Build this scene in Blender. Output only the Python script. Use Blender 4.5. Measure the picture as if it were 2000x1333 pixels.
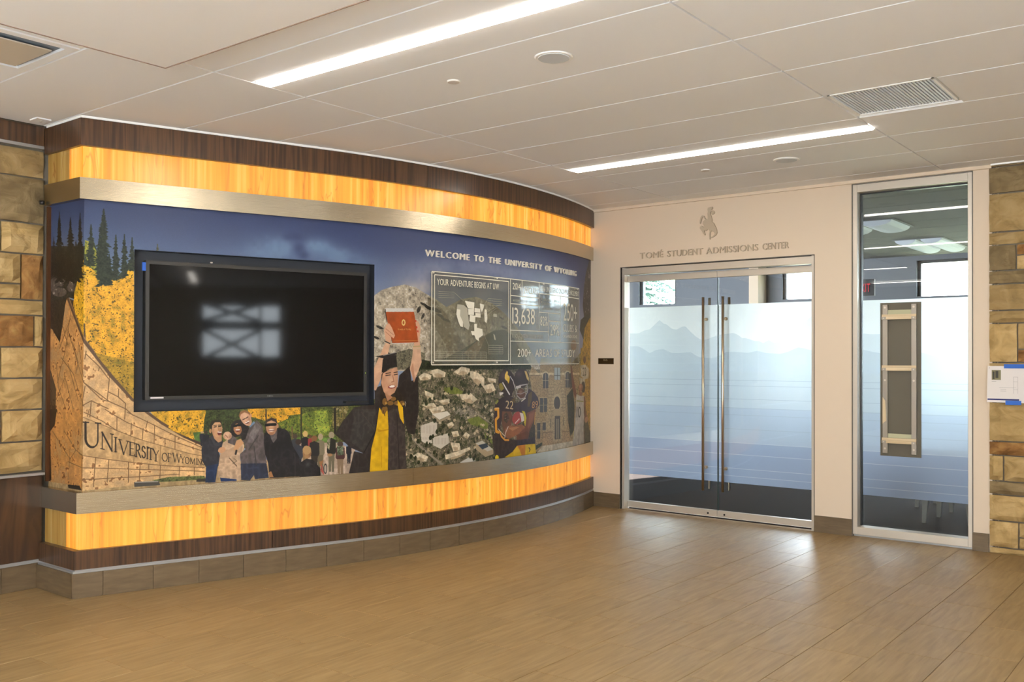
import bpy, bmesh, math, random
import numpy as np
from mathutils import Vector, Matrix, noise as mnoise
random.seed(7)
for o in list(bpy.data.objects): bpy.data.objects.remove(o)
SC = bpy.context.scene
COL = SC.collection
# ------------------------------------------------------------------ camera
YAW, PITCH, ROLL, CAMH = 0.6657, 0.0077, 0.0023, 1.53
fwd = Vector((-math.sin(YAW)*math.cos(PITCH), math.cos(YAW)*math.cos(PITCH), math.sin(PITCH)))
rgt = Vector((math.cos(YAW), math.sin(YAW), 0)); upv = rgt.cross(fwd)
r2 = math.cos(ROLL)*rgt + math.sin(ROLL)*upv; u2 = -math.sin(ROLL)*rgt + math.cos(ROLL)*upv
camd = bpy.data.cameras.new('camera'); cam = bpy.data.objects.new('camera', camd); COL.objects.link(cam)
m = Matrix((r2, u2, -fwd)).transposed().to_4x4(); m.translation = Vector((0, 0, CAMH)); cam.matrix_world = m
camd.sensor_width = 36; camd.lens = 36*1834.2/2000; camd.shift_y = 18.5/2000; camd.clip_start = .05; camd.clip_end = 200
SC.camera = cam
# ------------------------------------------------------------------ world, exposure, overcast sky with an added sun
SC.view_settings.view_transform = 'Standard'; SC.view_settings.look = 'None'
SC.view_settings.exposure = EXPO = 0.92; SC.view_settings.gamma = 1; SC.view_settings.use_curve_mapping = False
SC.cycles.use_denoising = True; SC.cycles.max_bounces = 10; SC.cycles.diffuse_bounces = 5; SC.cycles.glossy_bounces = 5
SC.cycles.transmission_bounces = 8; SC.cycles.transparent_max_bounces = 16; SC.cycles.caustics_reflective = False; SC.cycles.caustics_refractive = False
SC.cycles.sample_clamp_indirect = 6.0
wd = bpy.data.worlds.new('overcast_sky'); SC.world = wd; wd.use_nodes = True
wn = wd.node_tree.nodes; wl = wd.node_tree.links
bg = wn['Background']; bg.inputs['Strength'].default_value = SKY = 10.5
tc = wn.new('ShaderNodeTexCoord'); sx = wn.new('ShaderNodeSeparateXYZ'); cr = wn.new('ShaderNodeValToRGB')
wl.new(tc.outputs['Generated'], sx.inputs[0]); wl.new(sx.outputs[2], cr.inputs[0]); wl.new(cr.outputs[0], bg.inputs['Color'])
cr.color_ramp.elements[0].position = 0.0; cr.color_ramp.elements[0].color = (.88, .94, 1, 1)
cr.color_ramp.elements[1].position = 1.0; cr.color_ramp.elements[1].color = (.55, .75, 1, 1)
# portals that guide sky light through the window openings, seen and added ones
def area(name, loc, rot, sx_, sy_, power, color):
    l = bpy.data.lights.new(name, 'AREA'); l.shape = 'RECTANGLE'; l.size = sx_; l.size_y = sy_; l.energy = power; l.color = color
    o = bpy.data.objects.new(name, l); COL.objects.link(o); o.location = loc; o.rotation_euler = rot; return o
sun = bpy.data.lights.new('bounce_sun','SUN'); sun.energy = SUN = 140.0; sun.angle = math.radians(1.5); sun.color = (.94, .97, 1)  # added sun; its bounce off the unseen floor brightens the ceiling
suno = bpy.data.objects.new('bounce_sun', sun); COL.objects.link(suno); suno.rotation_euler = Vector((.25, 1, -.85)).to_track_quat('-Z','Y').to_euler()
WARM = (1, .93, .84); DAY = (.80, .90, 1)
MGAIN = .88
LAMP_A, LAMP_B, ONYX = 17.0, 17.0, .47
# ------------------------------------------------------------------ helpers
XL, YD, H, YB = -6.314, 8.185, 3.07, 14.8
def setp(o, label=None, cat=None, group=None, kind=None):
    if label: o['label'] = label
    if cat: o['category'] = cat
    if group: o['group'] = group
    if kind: o['kind'] = kind
    return o
def empty(name, loc, label=None, cat=None, group=None, kind=None):
    o = bpy.data.objects.new(name, None); COL.objects.link(o); o.location = loc; o.empty_display_size = .1
    return setp(o, label, cat, group, kind)
def wloc(o):
    v = Vector(o.location)
    while o.parent: o = o.parent; v += Vector(o.location)
    return v
def mk(name, verts, faces, mat, parent=None, smooth=None, uv=None, mi=None, **kw):
    """verts in world space; the object's origin goes to their centre"""
    V = np.array(verts, float); c = (V.min(0)+V.max(0))/2
    me = bpy.data.meshes.new(name); me.from_pydata([tuple(v) for v in V-c], [], faces)
    for mm in (mat if isinstance(mat, (list, tuple)) else [mat]): me.materials.append(mm)
    if smooth is not None: me.polygons.foreach_set('use_smooth', [bool(smooth(i) if callable(smooth) else smooth) for i in range(len(faces))])
    if mi is not None: me.polygons.foreach_set('material_index', mi)
    if uv is not None:
        L = me.uv_layers.new(name='uv'); vi = np.zeros(len(me.loops), int); me.loops.foreach_get('vertex_index', vi)
        L.data.foreach_set('uv', np.array(uv, float)[vi].ravel())
    me.update()
    o = bpy.data.objects.new(name, me); COL.objects.link(o)
    if parent is not None: o.parent = parent; o.location = Vector(c)-wloc(parent)
    else: o.location = c
    return setp(o, **kw)
BF = [(0,3,2,1),(4,5,6,7),(0,1,5,4),(1,2,6,5),(2,3,7,6),(3,0,4,7)]
def bv(x0,x1,y0,y1,z0,z1): return [(x0,y0,z0),(x1,y0,z0),(x1,y1,z0),(x0,y1,z0),(x0,y0,z1),(x1,y0,z1),(x1,y1,z1),(x0,y1,z1)]
def box(name, x0,x1,y0,y1,z0,z1, mat, parent=None, bev=0, **kw):
    if not bev: return mk(name, bv(x0,x1,y0,y1,z0,z1), BF, mat, parent, **kw)
    o = mk(name, bv(x0,x1,y0,y1,z0,z1), BF, mat, parent, **kw)
    bm = bmesh.new(); bm.from_mesh(o.data); bmesh.ops.bevel(bm, geom=bm.edges[:], offset=bev, segments=1, affect='EDGES', clamp_overlap=True)
    bm.to_mesh(o.data); bm.free(); return o
class MB:
    def __init__(s): s.v=[]; s.f=[]; s.m=[]
    def add(s, v, f, mi=0):
        n=len(s.v); s.v+=list(map(tuple,v)); s.f+=[tuple(i+n for i in q) for q in f]; s.m+=[mi]*len(f)
    def box(s,*a,mi=0): s.add(bv(*a),BF,mi)
    def cyl(s, p, q, r, n=16, mi=0, cap=True, r1=None):
        p=Vector(p); q=Vector(q); a=(q-p).normalized(); t=a.orthogonal().normalized(); b=a.cross(t); r1=r if r1 is None else r1
        v=[tuple(p+(t*math.cos(2*math.pi*i/n)+b*math.sin(2*math.pi*i/n))*r) for i in range(n)]+[tuple(q+(t*math.cos(2*math.pi*i/n)+b*math.sin(2*math.pi*i/n))*r1) for i in range(n)]
        f=[(i,(i+1)%n,n+(i+1)%n,n+i) for i in range(n)]
        if cap: f+=[tuple(range(n-1,-1,-1)),tuple(range(n,2*n))]
        s.add(v,f,mi)
    def prism(s, poly, f3, a, b, mi=0):
        """poly 2-D; f3(u,v,w) gives 3-D; extruded from w=a to w=b"""
        n=len(poly); v=[f3(u,w_,a) for u,w_ in poly]+[f3(u,w_,b) for u,w_ in poly]
        f=[(i,(i+1)%n,n+(i+1)%n,n+i) for i in range(n)]+[tuple(range(n-1,-1,-1)),tuple(range(n,2*n))]
        s.add(v,f,mi)
    def build(s, name, mat, parent=None, **kw): return mk(name, s.v, s.f, mat, parent, mi=s.m if isinstance(mat,(list,tuple)) else None, **kw)
def cyl(name, p, q, r, mat, parent=None, n=20, r1=None, **kw):
    b=MB(); b.cyl(p,q,r,n,r1=r1); return b.build(name, mat, parent, smooth=lambda i:i<n, **kw)
# ------------------------------------------------------------------ materials
def newmat(name):
    m_ = bpy.data.materials.new(name); m_.use_nodes = True; nt = m_.node_tree; return m_, nt, nt.nodes['Principled BSDF'], nt.nodes['Material Output']
def N(nt, t, **kw):
    n = nt.nodes.new(t)
    for k, v in kw.items():
        if k in n.inputs: n.inputs[k].default_value = v
        else: setattr(n, k, v)
    return n
def rgb(c, a=1): # sRGB 0-255 -> linear
    f=lambda x: (x/12.92 if x<=.04045 else ((x+.055)/1.055)**2.4)
    return tuple(f(x/255) for x in c)+(a,)
def simple(name, col, rough=.5, metal=0, spec=.5, emit=None, es=0, bump=0, bscale=200, vary=0):
    m_, nt, b, out = newmat(name); c = rgb(col)
    b.inputs['Base Color'].default_value = c; b.inputs['Roughness'].default_value = rough; b.inputs['Metallic'].default_value = metal
    b.inputs['Specular IOR Level'].default_value = spec
    if emit: b.inputs['Emission Color'].default_value = rgb(emit); b.inputs['Emission Strength'].default_value = es
    if bump or vary:
        tcn = N(nt,'ShaderNodeTexCoord'); nz = N(nt,'ShaderNodeTexNoise'); nz.inputs['Scale'].default_value = bscale; nz.inputs['Detail'].default_value = 4
        nt.links.new(tcn.outputs['Object'], nz.inputs['Vector'])
        if bump:
            bp = N(nt,'ShaderNodeBump'); bp.inputs['Strength'].default_value = bump; bp.inputs['Distance'].default_value = .002
            nt.links.new(nz.outputs[0], bp.inputs['Height']); nt.links.new(bp.outputs[0], b.inputs['Normal'])
        if vary:
            r = N(nt,'ShaderNodeValToRGB'); r.color_ramp.elements[0].position=.3; r.color_ramp.elements[1].position=.7
            r.color_ramp.elements[0].color = tuple(x*(1-vary) for x in c[:3])+(1,); r.color_ramp.elements[1].color = tuple(min(1,x*(1+vary)) for x in c[:3])+(1,)
            nt.links.new(nz.outputs[0], r.inputs[0]); nt.links.new(r.outputs[0], b.inputs['Base Color'])
    return m_
def ramp(nt, src, stops):
    r = N(nt,'ShaderNodeValToRGB'); e = r.color_ramp.elements
    while len(e) < len(stops): e.new(.5)
    for i,(p,c) in enumerate(stops): e[i].position = p; e[i].color = rgb(c)
    nt.links.new(src, r.inputs[0]); return r
def grain(name, stops, scale, rough=.4, bump=.1, rnd=.25, det=6, dist=0., coord='Object', spec=.5, rndoff=True, coat=0, bd=.003):
    """streaky material: noise stretched by `scale` in object space, per-object tint and offset"""
    m_, nt, b, out = newmat(name); L = nt.links
    tcn = N(nt,'ShaderNodeTexCoord'); oi = N(nt,'ShaderNodeObjectInfo'); mp = N(nt,'ShaderNodeMapping'); mp.inputs['Scale'].default_value = scale
    add = N(nt,'ShaderNodeVectorMath'); add.operation='ADD'; mu = N(nt,'ShaderNodeVectorMath'); mu.operation='SCALE'; mu.inputs[3].default_value = 40. if rndoff else 0.
    cmb = N(nt,'ShaderNodeCombineXYZ'); L.new(oi.outputs['Random'], cmb.inputs[0]); L.new(oi.outputs['Random'], cmb.inputs[2]); L.new(cmb.outputs[0], mu.inputs[0])
    L.new(tcn.outputs[coord], add.inputs[0]); L.new(mu.outputs[0], add.inputs[1]); L.new(add.outputs[0], mp.inputs[0])
    nz = N(nt,'ShaderNodeTexNoise'); nz.inputs['Scale'].default_value=1; nz.inputs['Detail'].default_value=det; nz.inputs['Distortion'].default_value=dist
    L.new(mp.outputs[0], nz.inputs['Vector']); r = ramp(nt, nz.outputs[0], stops)
    hs = N(nt,'ShaderNodeHueSaturation'); mr = N(nt,'ShaderNodeMapRange'); mr.inputs[3].default_value = 1-rnd; mr.inputs[4].default_value = 1+rnd
    L.new(oi.outputs['Random'], mr.inputs[0]); L.new(mr.outputs[0], hs.inputs['Value']); L.new(r.outputs[0], hs.inputs['Color'])
    L.new(hs.outputs[0], b.inputs['Base Color']); b.inputs['Roughness'].default_value = rough; b.inputs['Specular IOR Level'].default_value = spec
    b.inputs['Coat Weight'].default_value = coat; b.inputs['Coat Roughness'].default_value = .15
    if bump:
        bp = N(nt,'ShaderNodeBump'); bp.inputs['Strength'].default_value = bump; bp.inputs['Distance'].default_value=bd
        L.new(nz.outputs[0], bp.inputs['Height']); L.new(bp.outputs[0], b.inputs['Normal'])
    return m_
M = {}
M['ceil'] = simple('ceiling_panel_white', (245,245,245), .9, spec=.2, bump=.05, bscale=400)
M['tgrid'] = simple('white_ceiling_grid', (250,248,244), .5)
M['drywall'] = simple('painted_soffit', (240,236,231), .9, spec=.2)
M['wall'] = simple('white_wall_paint', (216,197,174), .85, spec=.25, bump=.04, bscale=300)
M['walnut'] = grain('walnut_veneer', [(.25,(36,23,14)),(.45,(62,41,26)),(.6,(84,58,37)),(.8,(50,33,21))], (55,55,1.6), .34, .04, .10, 6, .15, coat=.1)
M['walnut_flat'] = grain('walnut_veneer_panel', [(.25,(36,23,14)),(.45,(58,38,23)),(.6,(78,52,32)),(.8,(46,30,18))], (9,9,1.1), .36, .04, .08, 8, 1.2, coat=.1)
M['alu'] = simple('brushed_aluminium', (206,196,182), .42, .55)
M['alu_trim'] = simple('anodised_trim', (190,190,190), .35, .7)
M['dark'] = simple('dark_void', (14,13,13), .8)
M['black'] = simple('black_plastic', (26,25,24), .45)
M['floor'] = grain('porcelain_floor_tile', [(.3,(134,109,72)),(.5,(148,122,82)),(.7,(159,133,92))], (38,3.6,20), .40, .012, .045, 8, .6, spec=.5)
M['pale'] = simple('pale_bounce_floor', (214,216,220), .5)
M['grout'] = simple('floor_grout', (128,106,78), .9)
M['base'] = grain('base_tile_brown', [(.3,(90,73,50)),(.5,(100,82,58)),(.7,(110,91,65))], (7,7,40), .5, .05, .05, 8, .4)
M['mortar'] = simple('grey_mortar', (104,94,80), .95, bump=.3, bscale=300)
def stone(name, a, b_, c): 
    return grain(name, [(.3,a),(.5,b_),(.72,c)], (7,7,9), .92, 1., .09, 9, .8, spec=.15, bd=.022)
M['stone_buff'] = stone('buff_sandstone', (146,120,76), (172,143,95), (188,160,113))
M['stone_tan'] = stone('tan_sandstone', (128,105,68), (150,124,82), (166,140,98))
M['stone_brown'] = stone('brown_sandstone', (96,64,34), (134,96,54), (160,124,76))
M['stone_grey'] = stone('grey_brown_sandstone', (104,87,60), (122,103,72), (138,118,86))
def steel():
    m_, nt, b, out = newmat('brushed_steel'); L = nt.links
    b.inputs['Base Color'].default_value = rgb((205,192,168)); b.inputs['Metallic'].default_value = 1; b.inputs['Roughness'].default_value=.27
    tcn = N(nt,'ShaderNodeTexCoord'); mp = N(nt,'ShaderNodeMapping'); mp.inputs['Scale'].default_value=(1.6,1.6,.5); nz = N(nt,'ShaderNodeTexNoise'); nz.inputs['Scale'].default_value=1.3; nz.inputs['Detail'].default_value=1.5
    L.new(tcn.outputs['Object'], mp.inputs[0]); L.new(mp.outputs[0], nz.inputs['Vector'])
    bp = N(nt,'ShaderNodeBump'); bp.inputs['Strength'].default_value=1; bp.inputs['Distance'].default_value=.018; L.new(nz.outputs[0], bp.inputs['Height'])
    m2 = N(nt,'ShaderNodeMapping'); m2.inputs['Scale'].default_value=(4,4,500); n2 = N(nt,'ShaderNodeTexNoise'); n2.inputs['Scale'].default_value=1
    L.new(tcn.outputs['Object'], m2.inputs[0]); L.new(m2.outputs[0], n2.inputs['Vector'])
    b2 = N(nt,'ShaderNodeBump'); b2.inputs['Strength'].default_value=.5; b2.inputs['Distance'].default_value=.0012; L.new(n2.outputs[0], b2.inputs['Height']); L.new(bp.outputs[0], b2.inputs['Normal'])
    L.new(b2.outputs[0], b.inputs['Normal']); return m_
M['steel'] = steel()
def onyx(name, lit):
    m_, nt, b, out = newmat(name); L = nt.links
    tcn = N(nt,'ShaderNodeTexCoord'); oi = N(nt,'ShaderNodeObjectInfo'); add = N(nt,'ShaderNodeVectorMath'); add.operation='ADD'
    mu = N(nt,'ShaderNodeMath'); mu.operation='MULTIPLY'; mu.inputs[1].default_value = 37; L.new(oi.outputs['Random'], mu.inputs[0])
    cmb = N(nt,'ShaderNodeCombineXYZ'); L.new(mu.outputs[0], cmb.inputs[0]); L.new(tcn.outputs['UV'], add.inputs[0]); L.new(cmb.outputs[0], add.inputs[1])
    mp = N(nt,'ShaderNodeMapping'); mp.inputs['Scale'].default_value=(26,.5,1); nz = N(nt,'ShaderNodeTexNoise'); nz.inputs['Scale'].default_value=1; nz.inputs['Detail'].default_value=5; nz.inputs['Distortion'].default_value=.35
    L.new(add.outputs[0], mp.inputs[0]); L.new(mp.outputs[0], nz.inputs['Vector'])
    if lit: r = ramp(nt, nz.outputs[0], [(.3,(230,122,16)),(.43,(244,150,28)),(.55,(253,172,50)),(.7,(255,198,96))])
    else: r = ramp(nt, nz.outputs[0], [(.3,(150,112,52)),(.5,(178,140,74)),(.7,(190,158,96))])
    # thin dark veins
    m2 = N(nt,'ShaderNodeMapping'); m2.inputs['Scale'].default_value=(7,.9,1); w = N(nt,'ShaderNodeTexNoise'); w.inputs['Scale'].default_value=1; w.inputs['Detail'].default_value=3; w.inputs['Distortion'].default_value=.6
    L.new(add.outputs[0], m2.inputs[0]); L.new(m2.outputs[0], w.inputs['Vector'])
    a = N(nt,'ShaderNodeMath'); a.operation='SUBTRACT'; a.inputs[1].default_value=.5; L.new(w.outputs[0], a.inputs[0])
    ab = N(nt,'ShaderNodeMath'); ab.operation='ABSOLUTE'; L.new(a.outputs[0], ab.inputs[0])
    r2_ = ramp(nt, ab.outputs[0], [(.0,(196,150,120)),(.012,(255,255,255))])
    mx = N(nt,'ShaderNodeMix'); mx.data_type='RGBA'; mx.blend_type='MULTIPLY'; mx.inputs[0].default_value=.75; L.new(r.outputs[0], mx.inputs[6]); L.new(r2_.outputs[0], mx.inputs[7])
    hs = N(nt,'ShaderNodeHueSaturation'); mr = N(nt,'ShaderNodeMapRange'); mr.inputs[3].default_value=.9; mr.inputs[4].default_value=1.08; L.new(oi.outputs['Random'], mr.inputs[0]); L.new(mr.outputs[0], hs.inputs['Value']); L.new(mx.outputs[2], hs.inputs['Color'])
    if lit:
        L.new(hs.outputs[0], b.inputs['Emission Color']); b.inputs['Emission Strength'].default_value = ONYX
        b.inputs['Base Color'].default_value = rgb((150,110,60))
    else: L.new(hs.outputs[0], b.inputs['Base Color'])
    b.inputs['Roughness'].default_value=.25
    return m_
M['onyx'] = onyx('backlit_onyx', True); M['onyx_dull'] = onyx('unlit_onyx', False)
def thin_ior(nt, fr, ior):
    g_ = N(nt,'ShaderNodeNewGeometry'); r_ = N(nt,'ShaderNodeMapRange'); r_.inputs[3].default_value = ior; r_.inputs[4].default_value = 1/ior
    nt.links.new(g_.outputs['Backfacing'], r_.inputs[0]); nt.links.new(r_.outputs[0], fr.inputs[0])
def glass(name, tint=(.965,.98,.98), boost=1.0):
    m_, nt, b, out = newmat(name); L = nt.links; nt.nodes.remove(b)
    t = N(nt,'ShaderNodeBsdfTransparent'); t.inputs[0].default_value = tint+(1,); g = N(nt,'ShaderNodeBsdfGlossy'); g.inputs['Roughness'].default_value=.0
    fr = N(nt,'ShaderNodeFresnel'); fr.inputs[0].default_value=1.5; mx = N(nt,'ShaderNodeMixShader')
    thin_ior(nt, fr, 1.5)
    mu = N(nt,'ShaderNodeMath'); mu.operation='MULTIPLY'; mu.inputs[1].default_value=boost; L.new(fr.outputs[0], mu.inputs[0])
    L.new(mu.outputs[0], mx.inputs[0]); L.new(t.outputs[0], mx.inputs[1]); L.new(g.outputs[0], mx.inputs[2]); L.new(mx.outputs[0], out.inputs[0]); return m_
M['glass'] = glass('clear_glass')
def lampmat(name, col, s):
    m_, nt, b, out = newmat(name); nt.nodes.remove(b); e = N(nt,'ShaderNodeEmission'); e.inputs[0].default_value = col+(1,); e.inputs[1].default_value = s
    nt.links.new(e.outputs[0], out.inputs[0]); return m_
M['lamp'] = lampmat('linear_lamp_diffuser', WARM, LAMP_A)
# ================================================================== profile of the curved feature wall
CX0, CSL, CYS, CR = -5.845, .328, 4.489, 5.89
def curve_x(y):
    th=math.atan(CSL); y=np.asarray(y,float); sp=np.clip(math.sin(th)-(y-CYS)/CR,-1,1)
    return np.where(y<CYS, CX0+CSL*(y-2.961), CX0+CSL*(CYS-2.961)+CR*(np.sqrt(1-sp**2)-math.cos(th)))
def path(d, yf, n=500):
    y=np.linspace(2.5,8.6,n); x=curve_x(y); t=np.c_[np.gradient(x),np.gradient(y)]; t/=np.hypot(*t.T)[:,None]
    p=np.c_[x+d*t[:,1], y-d*t[:,0]]; i0=np.searchsorted(p[:,1],yf); i1=np.searchsorted(p[:,1],YD)
    at=lambda v:[np.interp(v,p[:,1],p[:,0]),v]
    P=np.array([[XL,yf],at(yf)]+list(p[i0+1:i1-1])+[at(YD)]); S=np.r_[0,np.cumsum(np.hypot(*np.diff(P,axis=0).T))]
    return P,S
def cut(PS, s0, s1, step=.06):
    """points, outward normals and arc lengths between s0 and s1 (corner kept)"""
    P,S=PS; sc=S[1]; q=[s0]; n=max(1,int((s1-s0)/step)); q=list(np.linspace(s0,s1,n+1))
    if s0+1e-4<sc<s1-1e-4: q=sorted([v for v in q if abs(v-sc)>.02]+[sc])
    q=np.array(q); X=np.interp(q,S,P[:,0]); Y=np.interp(q,S,P[:,1])
    def nrm(v):
        if v<sc-1e-6: return np.array([0.,-1.])
        e=.02; a=np.array([np.interp(max(v-e,sc),S,P[:,0]),np.interp(max(v-e,sc),S,P[:,1])]); b=np.array([np.interp(min(v+e,S[-1]),S,P[:,0]),np.interp(min(v+e,S[-1]),S,P[:,1])])
        t=(b-a)/np.hypot(*(b-a)); return np.array([t[1],-t[0]])
    Nn=[]
    for v in q:
        if abs(v-sc)<1e-4:
            if s1<=sc+1e-4: n_=nrm(v-.01)
            elif s0>=sc-1e-4: n_=nrm(v+.01)
            else: a=nrm(v-.01); b=nrm(v+.01); n_=(a+b)/(1+a@b)
        else: n_=nrm(v)
        Nn.append(n_)
    return np.c_[X,Y], np.array(Nn), q
def strip(name, PS, s0, s1, z0, z1, th, mat, parent=None, step=.06, **kw):
    """solid band that follows the profile; front face smooth-shaded on its own vertices"""
    P,Nn,q=cut(PS,s0,s1,step); sc=PS[1][1]; I=P-Nn*th; n=len(P); V=[];F=[];SM=[];UV=[]
    def quads(a,b,za,zb,sm):  # a,b point rows
        runs=[]; cur=[0]
        for i in range(1,n):
            cur.append(i)
            if sm and abs(q[i]-sc)<1e-4 and i<n-1: runs.append(cur); cur=[i]
        runs.append(cur)
        for r in runs:
            k=len(V); m_=len(r)
            V.extend([(a[i][0],a[i][1],za) for i in r]+[(b[i][0],b[i][1],zb) for i in r]); UV.extend([(q[i],za) for i in r]+[(q[i],zb) for i in r])
            for j in range(m_-1): F.append((k+j,k+j+1,k+m_+j+1,k+m_+j)); SM.append(sm)
    quads(P,P,z0,z1,True); quads(I[:],I[:],z1,z0,False); quads(P,I,z1,z1,False); quads(I,P,z0,z0,False)
    for i in (0,n-1):
        k=len(V); V.extend([(P[i][0],P[i][1],z0),(P[i][0],P[i][1],z1),(I[i][0],I[i][1],z1),(I[i][0],I[i][1],z0)]); UV.extend([(q[i],z0),(q[i],z1),(q[i],z1),(q[i],z0)])
        F.append((k,k+1,k+2,k+3) if i==0 else (k+3,k+2,k+1,k)); SM.append(False)
    return mk(name,V,F,mat,parent,smooth=lambda i:SM[i],uv=UV,**kw)
def on(PS, s, z, off=0.):
    P,S=PS; sc=S[1]; x=np.interp(s,S,P[:,0]); y=np.interp(s,S,P[:,1])
    if s<sc: n_=(0,-1)
    else:
        e=.02; a=(np.interp(max(s-e,sc),S,P[:,0]),np.interp(max(s-e,sc),S,P[:,1])); b=(np.interp(min(s+e,S[-1]),S,P[:,0]),np.interp(min(s+e,S[-1]),S,P[:,1]))
        l=math.hypot(b[0]-a[0],b[1]-a[1]); n_=((b[1]-a[1])/l,-(b[0]-a[0])/l)
    return Vector((x+n_[0]*off,y+n_[1]*off,z))
P_BASE=path(0,2.961); P_WOODL=path(0,2.966); P_STL=path(-.003,2.979); P_ON=path(-.035,3.008); P_MU=path(-.035,3.028); P_STU=path(-.003,2.988); P_ONU=path(-.035,3.015); P_WU=path(.004,2.99)
# ================================================================== floor
XR, YK = 9.0, -4.5
fl = box('floor', XL-.3, XR+.3, YK-.3, YD+.09, -.06, -.0035, M['grout'], kind='structure')
TW, TL = .305, .610
tiles=[]; rest=MB()
tmesh=None
kx0=int((XL-.2)/TW)-1
for kx in range(kx0, int(XR/TW)+1):
    x0=kx*TW; offy=[0,.2,.4][kx%3]+.03
    for ky in range(int(YK/TL)-1, int(YD/TL)+2):
        y0=ky*TL+offy; x1=x0+TW-.003; y1=y0+TL-.003
        xa,xb,ya,yb=max(x0,XL),min(x1,XR),max(y0,-.3),min(y1,YD+.06)
        if xa>=xb-.02 or ya>=yb-.02: continue
        full = (xa==x0 and xb==x1 and ya==y0 and yb==y1)
        c=Vector(((xa+xb)/2,(ya+yb)/2,0)); d=c-Vector((0,0,CAMH)); dep=d.dot(fwd); sxp=abs(d.dot(rgt)/max(dep,.01))*1834; syp=(-d.dot(upv)/max(dep,.01))*1834
        hidden = c.x < float(curve_x(c.y))-.35 and c.y>3.2 or (c.y>YD+.2)
        if dep>3.6 and sxp<1120 and syp<760 and not hidden: tiles.append((c,xa,xb,ya,yb,full))
        elif not hidden: rest.add(bv(xa,xb,ya,yb,-.0035,0),[(4,5,6,7)])
tiles.sort(key=lambda t:(t[0]).length)
for i,(c,xa,xb,ya,yb,full) in enumerate(tiles):
    if i>=300: rest.add(bv(xa,xb,ya,yb,-.0035,0),[(4,5,6,7)]); continue
    if full and tmesh:
        o=bpy.data.objects.new('floor_tile',tmesh); COL.objects.link(o); o.parent=fl; o.location=Vector(((xa+xb)/2,(ya+yb)/2,-.0035+.00175))-fl.location
    else:
        o=box('floor_tile',xa,xb,ya,yb,-.0035,0,M['floor'],fl,bev=.0008)
        if full: tmesh=o.data
rest.build('floor_tile_field', M['floor'], fl, kind='stuff')
box('floor_3', XL, XR, YK, -.302, -.0035, 0, M['pale'], kind='structure', label='unseen pale floor behind the camera, added to bounce light to the ceiling')  # added out of view to throw neutral light upwards
# interior carpet
M['carpet']=simple('dark_brown_carpet',(20,14,11),.95,spec=.1,bump=.8,bscale=160,vary=.35)
box('floor_2', -11, 3, YD+.13, YB+.3, -.06, .0, M['carpet'], kind='structure', label='dark brown carpet of the office behind the glass')
# ================================================================== ceiling
XG=[-6.8+0.0,-4.38,-1.96,.46,2.88,5.3,7.72,10.2]; Y0=2.974; DY=.6193
ce = box('ceiling', XL-.3, XR+.3, YK-.3, YD+.12, H+.012, H+.2, M['tgrid'], kind='structure')
lampsA=(3.222,3.328); lampsB=(6.300,6.417)
def panel(xa,xb,ya,yb): 
    xa=max(xa,XL); xb=min(xb,XR); ya=max(ya,YK); yb=min(yb,YD)
    if xb-xa>.05 and yb-ya>.05: box('ceiling_panel',xa+.006,xb-.006,ya+.006,yb-.006,H-.004,H+.012,M['ceil'],ce)
SOF=(-4.327,2.653)
for k in range(-8,9):
    ya=Y0+DY*k; yb=ya+DY
    for i in range(len(XG)-1):
        xa,xb=XG[i],XG[i+1]
        if yb<=SOF[1] and xa>=-4.4: continue      # hidden above the soffit
        if k==-2 and i==0: # row of the square diffuser
            panel(xa,-5.2,ya,yb); panel(-4.58,xb,ya,yb); continue
        if k==4 and i==2:   # row of the return grille
            panel(-1.345,xb,ya,yb); continue
        if (k==0 or k==5) and i==1:
            la=lampsA if k==0 else lampsB; panel(xa,xb,ya,la[0]-.006); panel(xa,xb,la[1]+.006,yb); continue
        panel(xa,xb,ya,yb)
box('ceiling_2', SOF[0], XR, YK, SOF[1], H-.07, H-.01, M['drywall'], kind='structure', label='painted soffit dropped below the panel ceiling')
M['soffit_shade']=simple('painted_soffit_shadow',(120,96,80),.8)  # brown strips paint the shadow line along the soffit edge
box('trim_9', SOF[0]-.004, XR, SOF[1], SOF[1]+.004, H-.074, H-.062, M['soffit_shade'], kind='structure'); box('trim_10', SOF[0]-.004, SOF[0], YK, SOF[1], H-.074, H-.062, M['soffit_shade'], kind='structure')
# ceiling edge trims
box('trim_1', float(curve_x(YD)), -1.6, YD-.022, YD, H-.032, H-.004, M['wall'], kind='structure')
box('trim_2', -1.6, XR, YD-.05, YD-.03, H-.016, H-.004, M['tgrid'], kind='structure')
strip('trim_3', P_WU, P_WU[1][1]-.46, P_WU[1][-1]-.012, H-.018, H-.004, .05, M['tgrid'], kind='structure')
bpy.data.objects['trim_3'].scale=(1,1,1)
# ================================================================== walls of the lobby
wf = []
P,Nn,q=cut(P_MU,0,P_MU[1][-1]); core=[(p[0]-n[0]*.11,p[1]-n[1]*.11) for p,n in zip(P,Nn)]+[(XL,YD)]
core[0]=(XL,core[0][1])
b=MB(); b.prism(core,lambda u,v,w:(u,v,w),0,H+.01); b.build('wall_feature', M['dark'], kind='structure')
# left wall backing and its walnut head and dado
box('wall_left', XL-.3, XL-.05, YK-.3, YD+.1, 0, H+.01, M['mortar'], kind='structure')
# door wall (openings cut out): thickness YD..YD+.13
WT=.13
b=MB()
for (x0,x1,z0,z1) in [(-5.6,-5.022,0,H+.01),(-3.030,-2.693,0,H+.01),(-1.744,-1.55,0,H+.01),(-5.022,-3.030,2.446,H+.01),(-2.693,-1.744,3.030,H+.01)]:
    b.box(x0,x1,YD,YD+WT,z0,z1)
b.build('wall_back', M['wall'], kind='structure')
b=MB(); b.box(-1.6,XR+.3,YD+.0,YD+.2,0,H+.01); b.build('wall_stone', M['mortar'], kind='structure')
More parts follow.
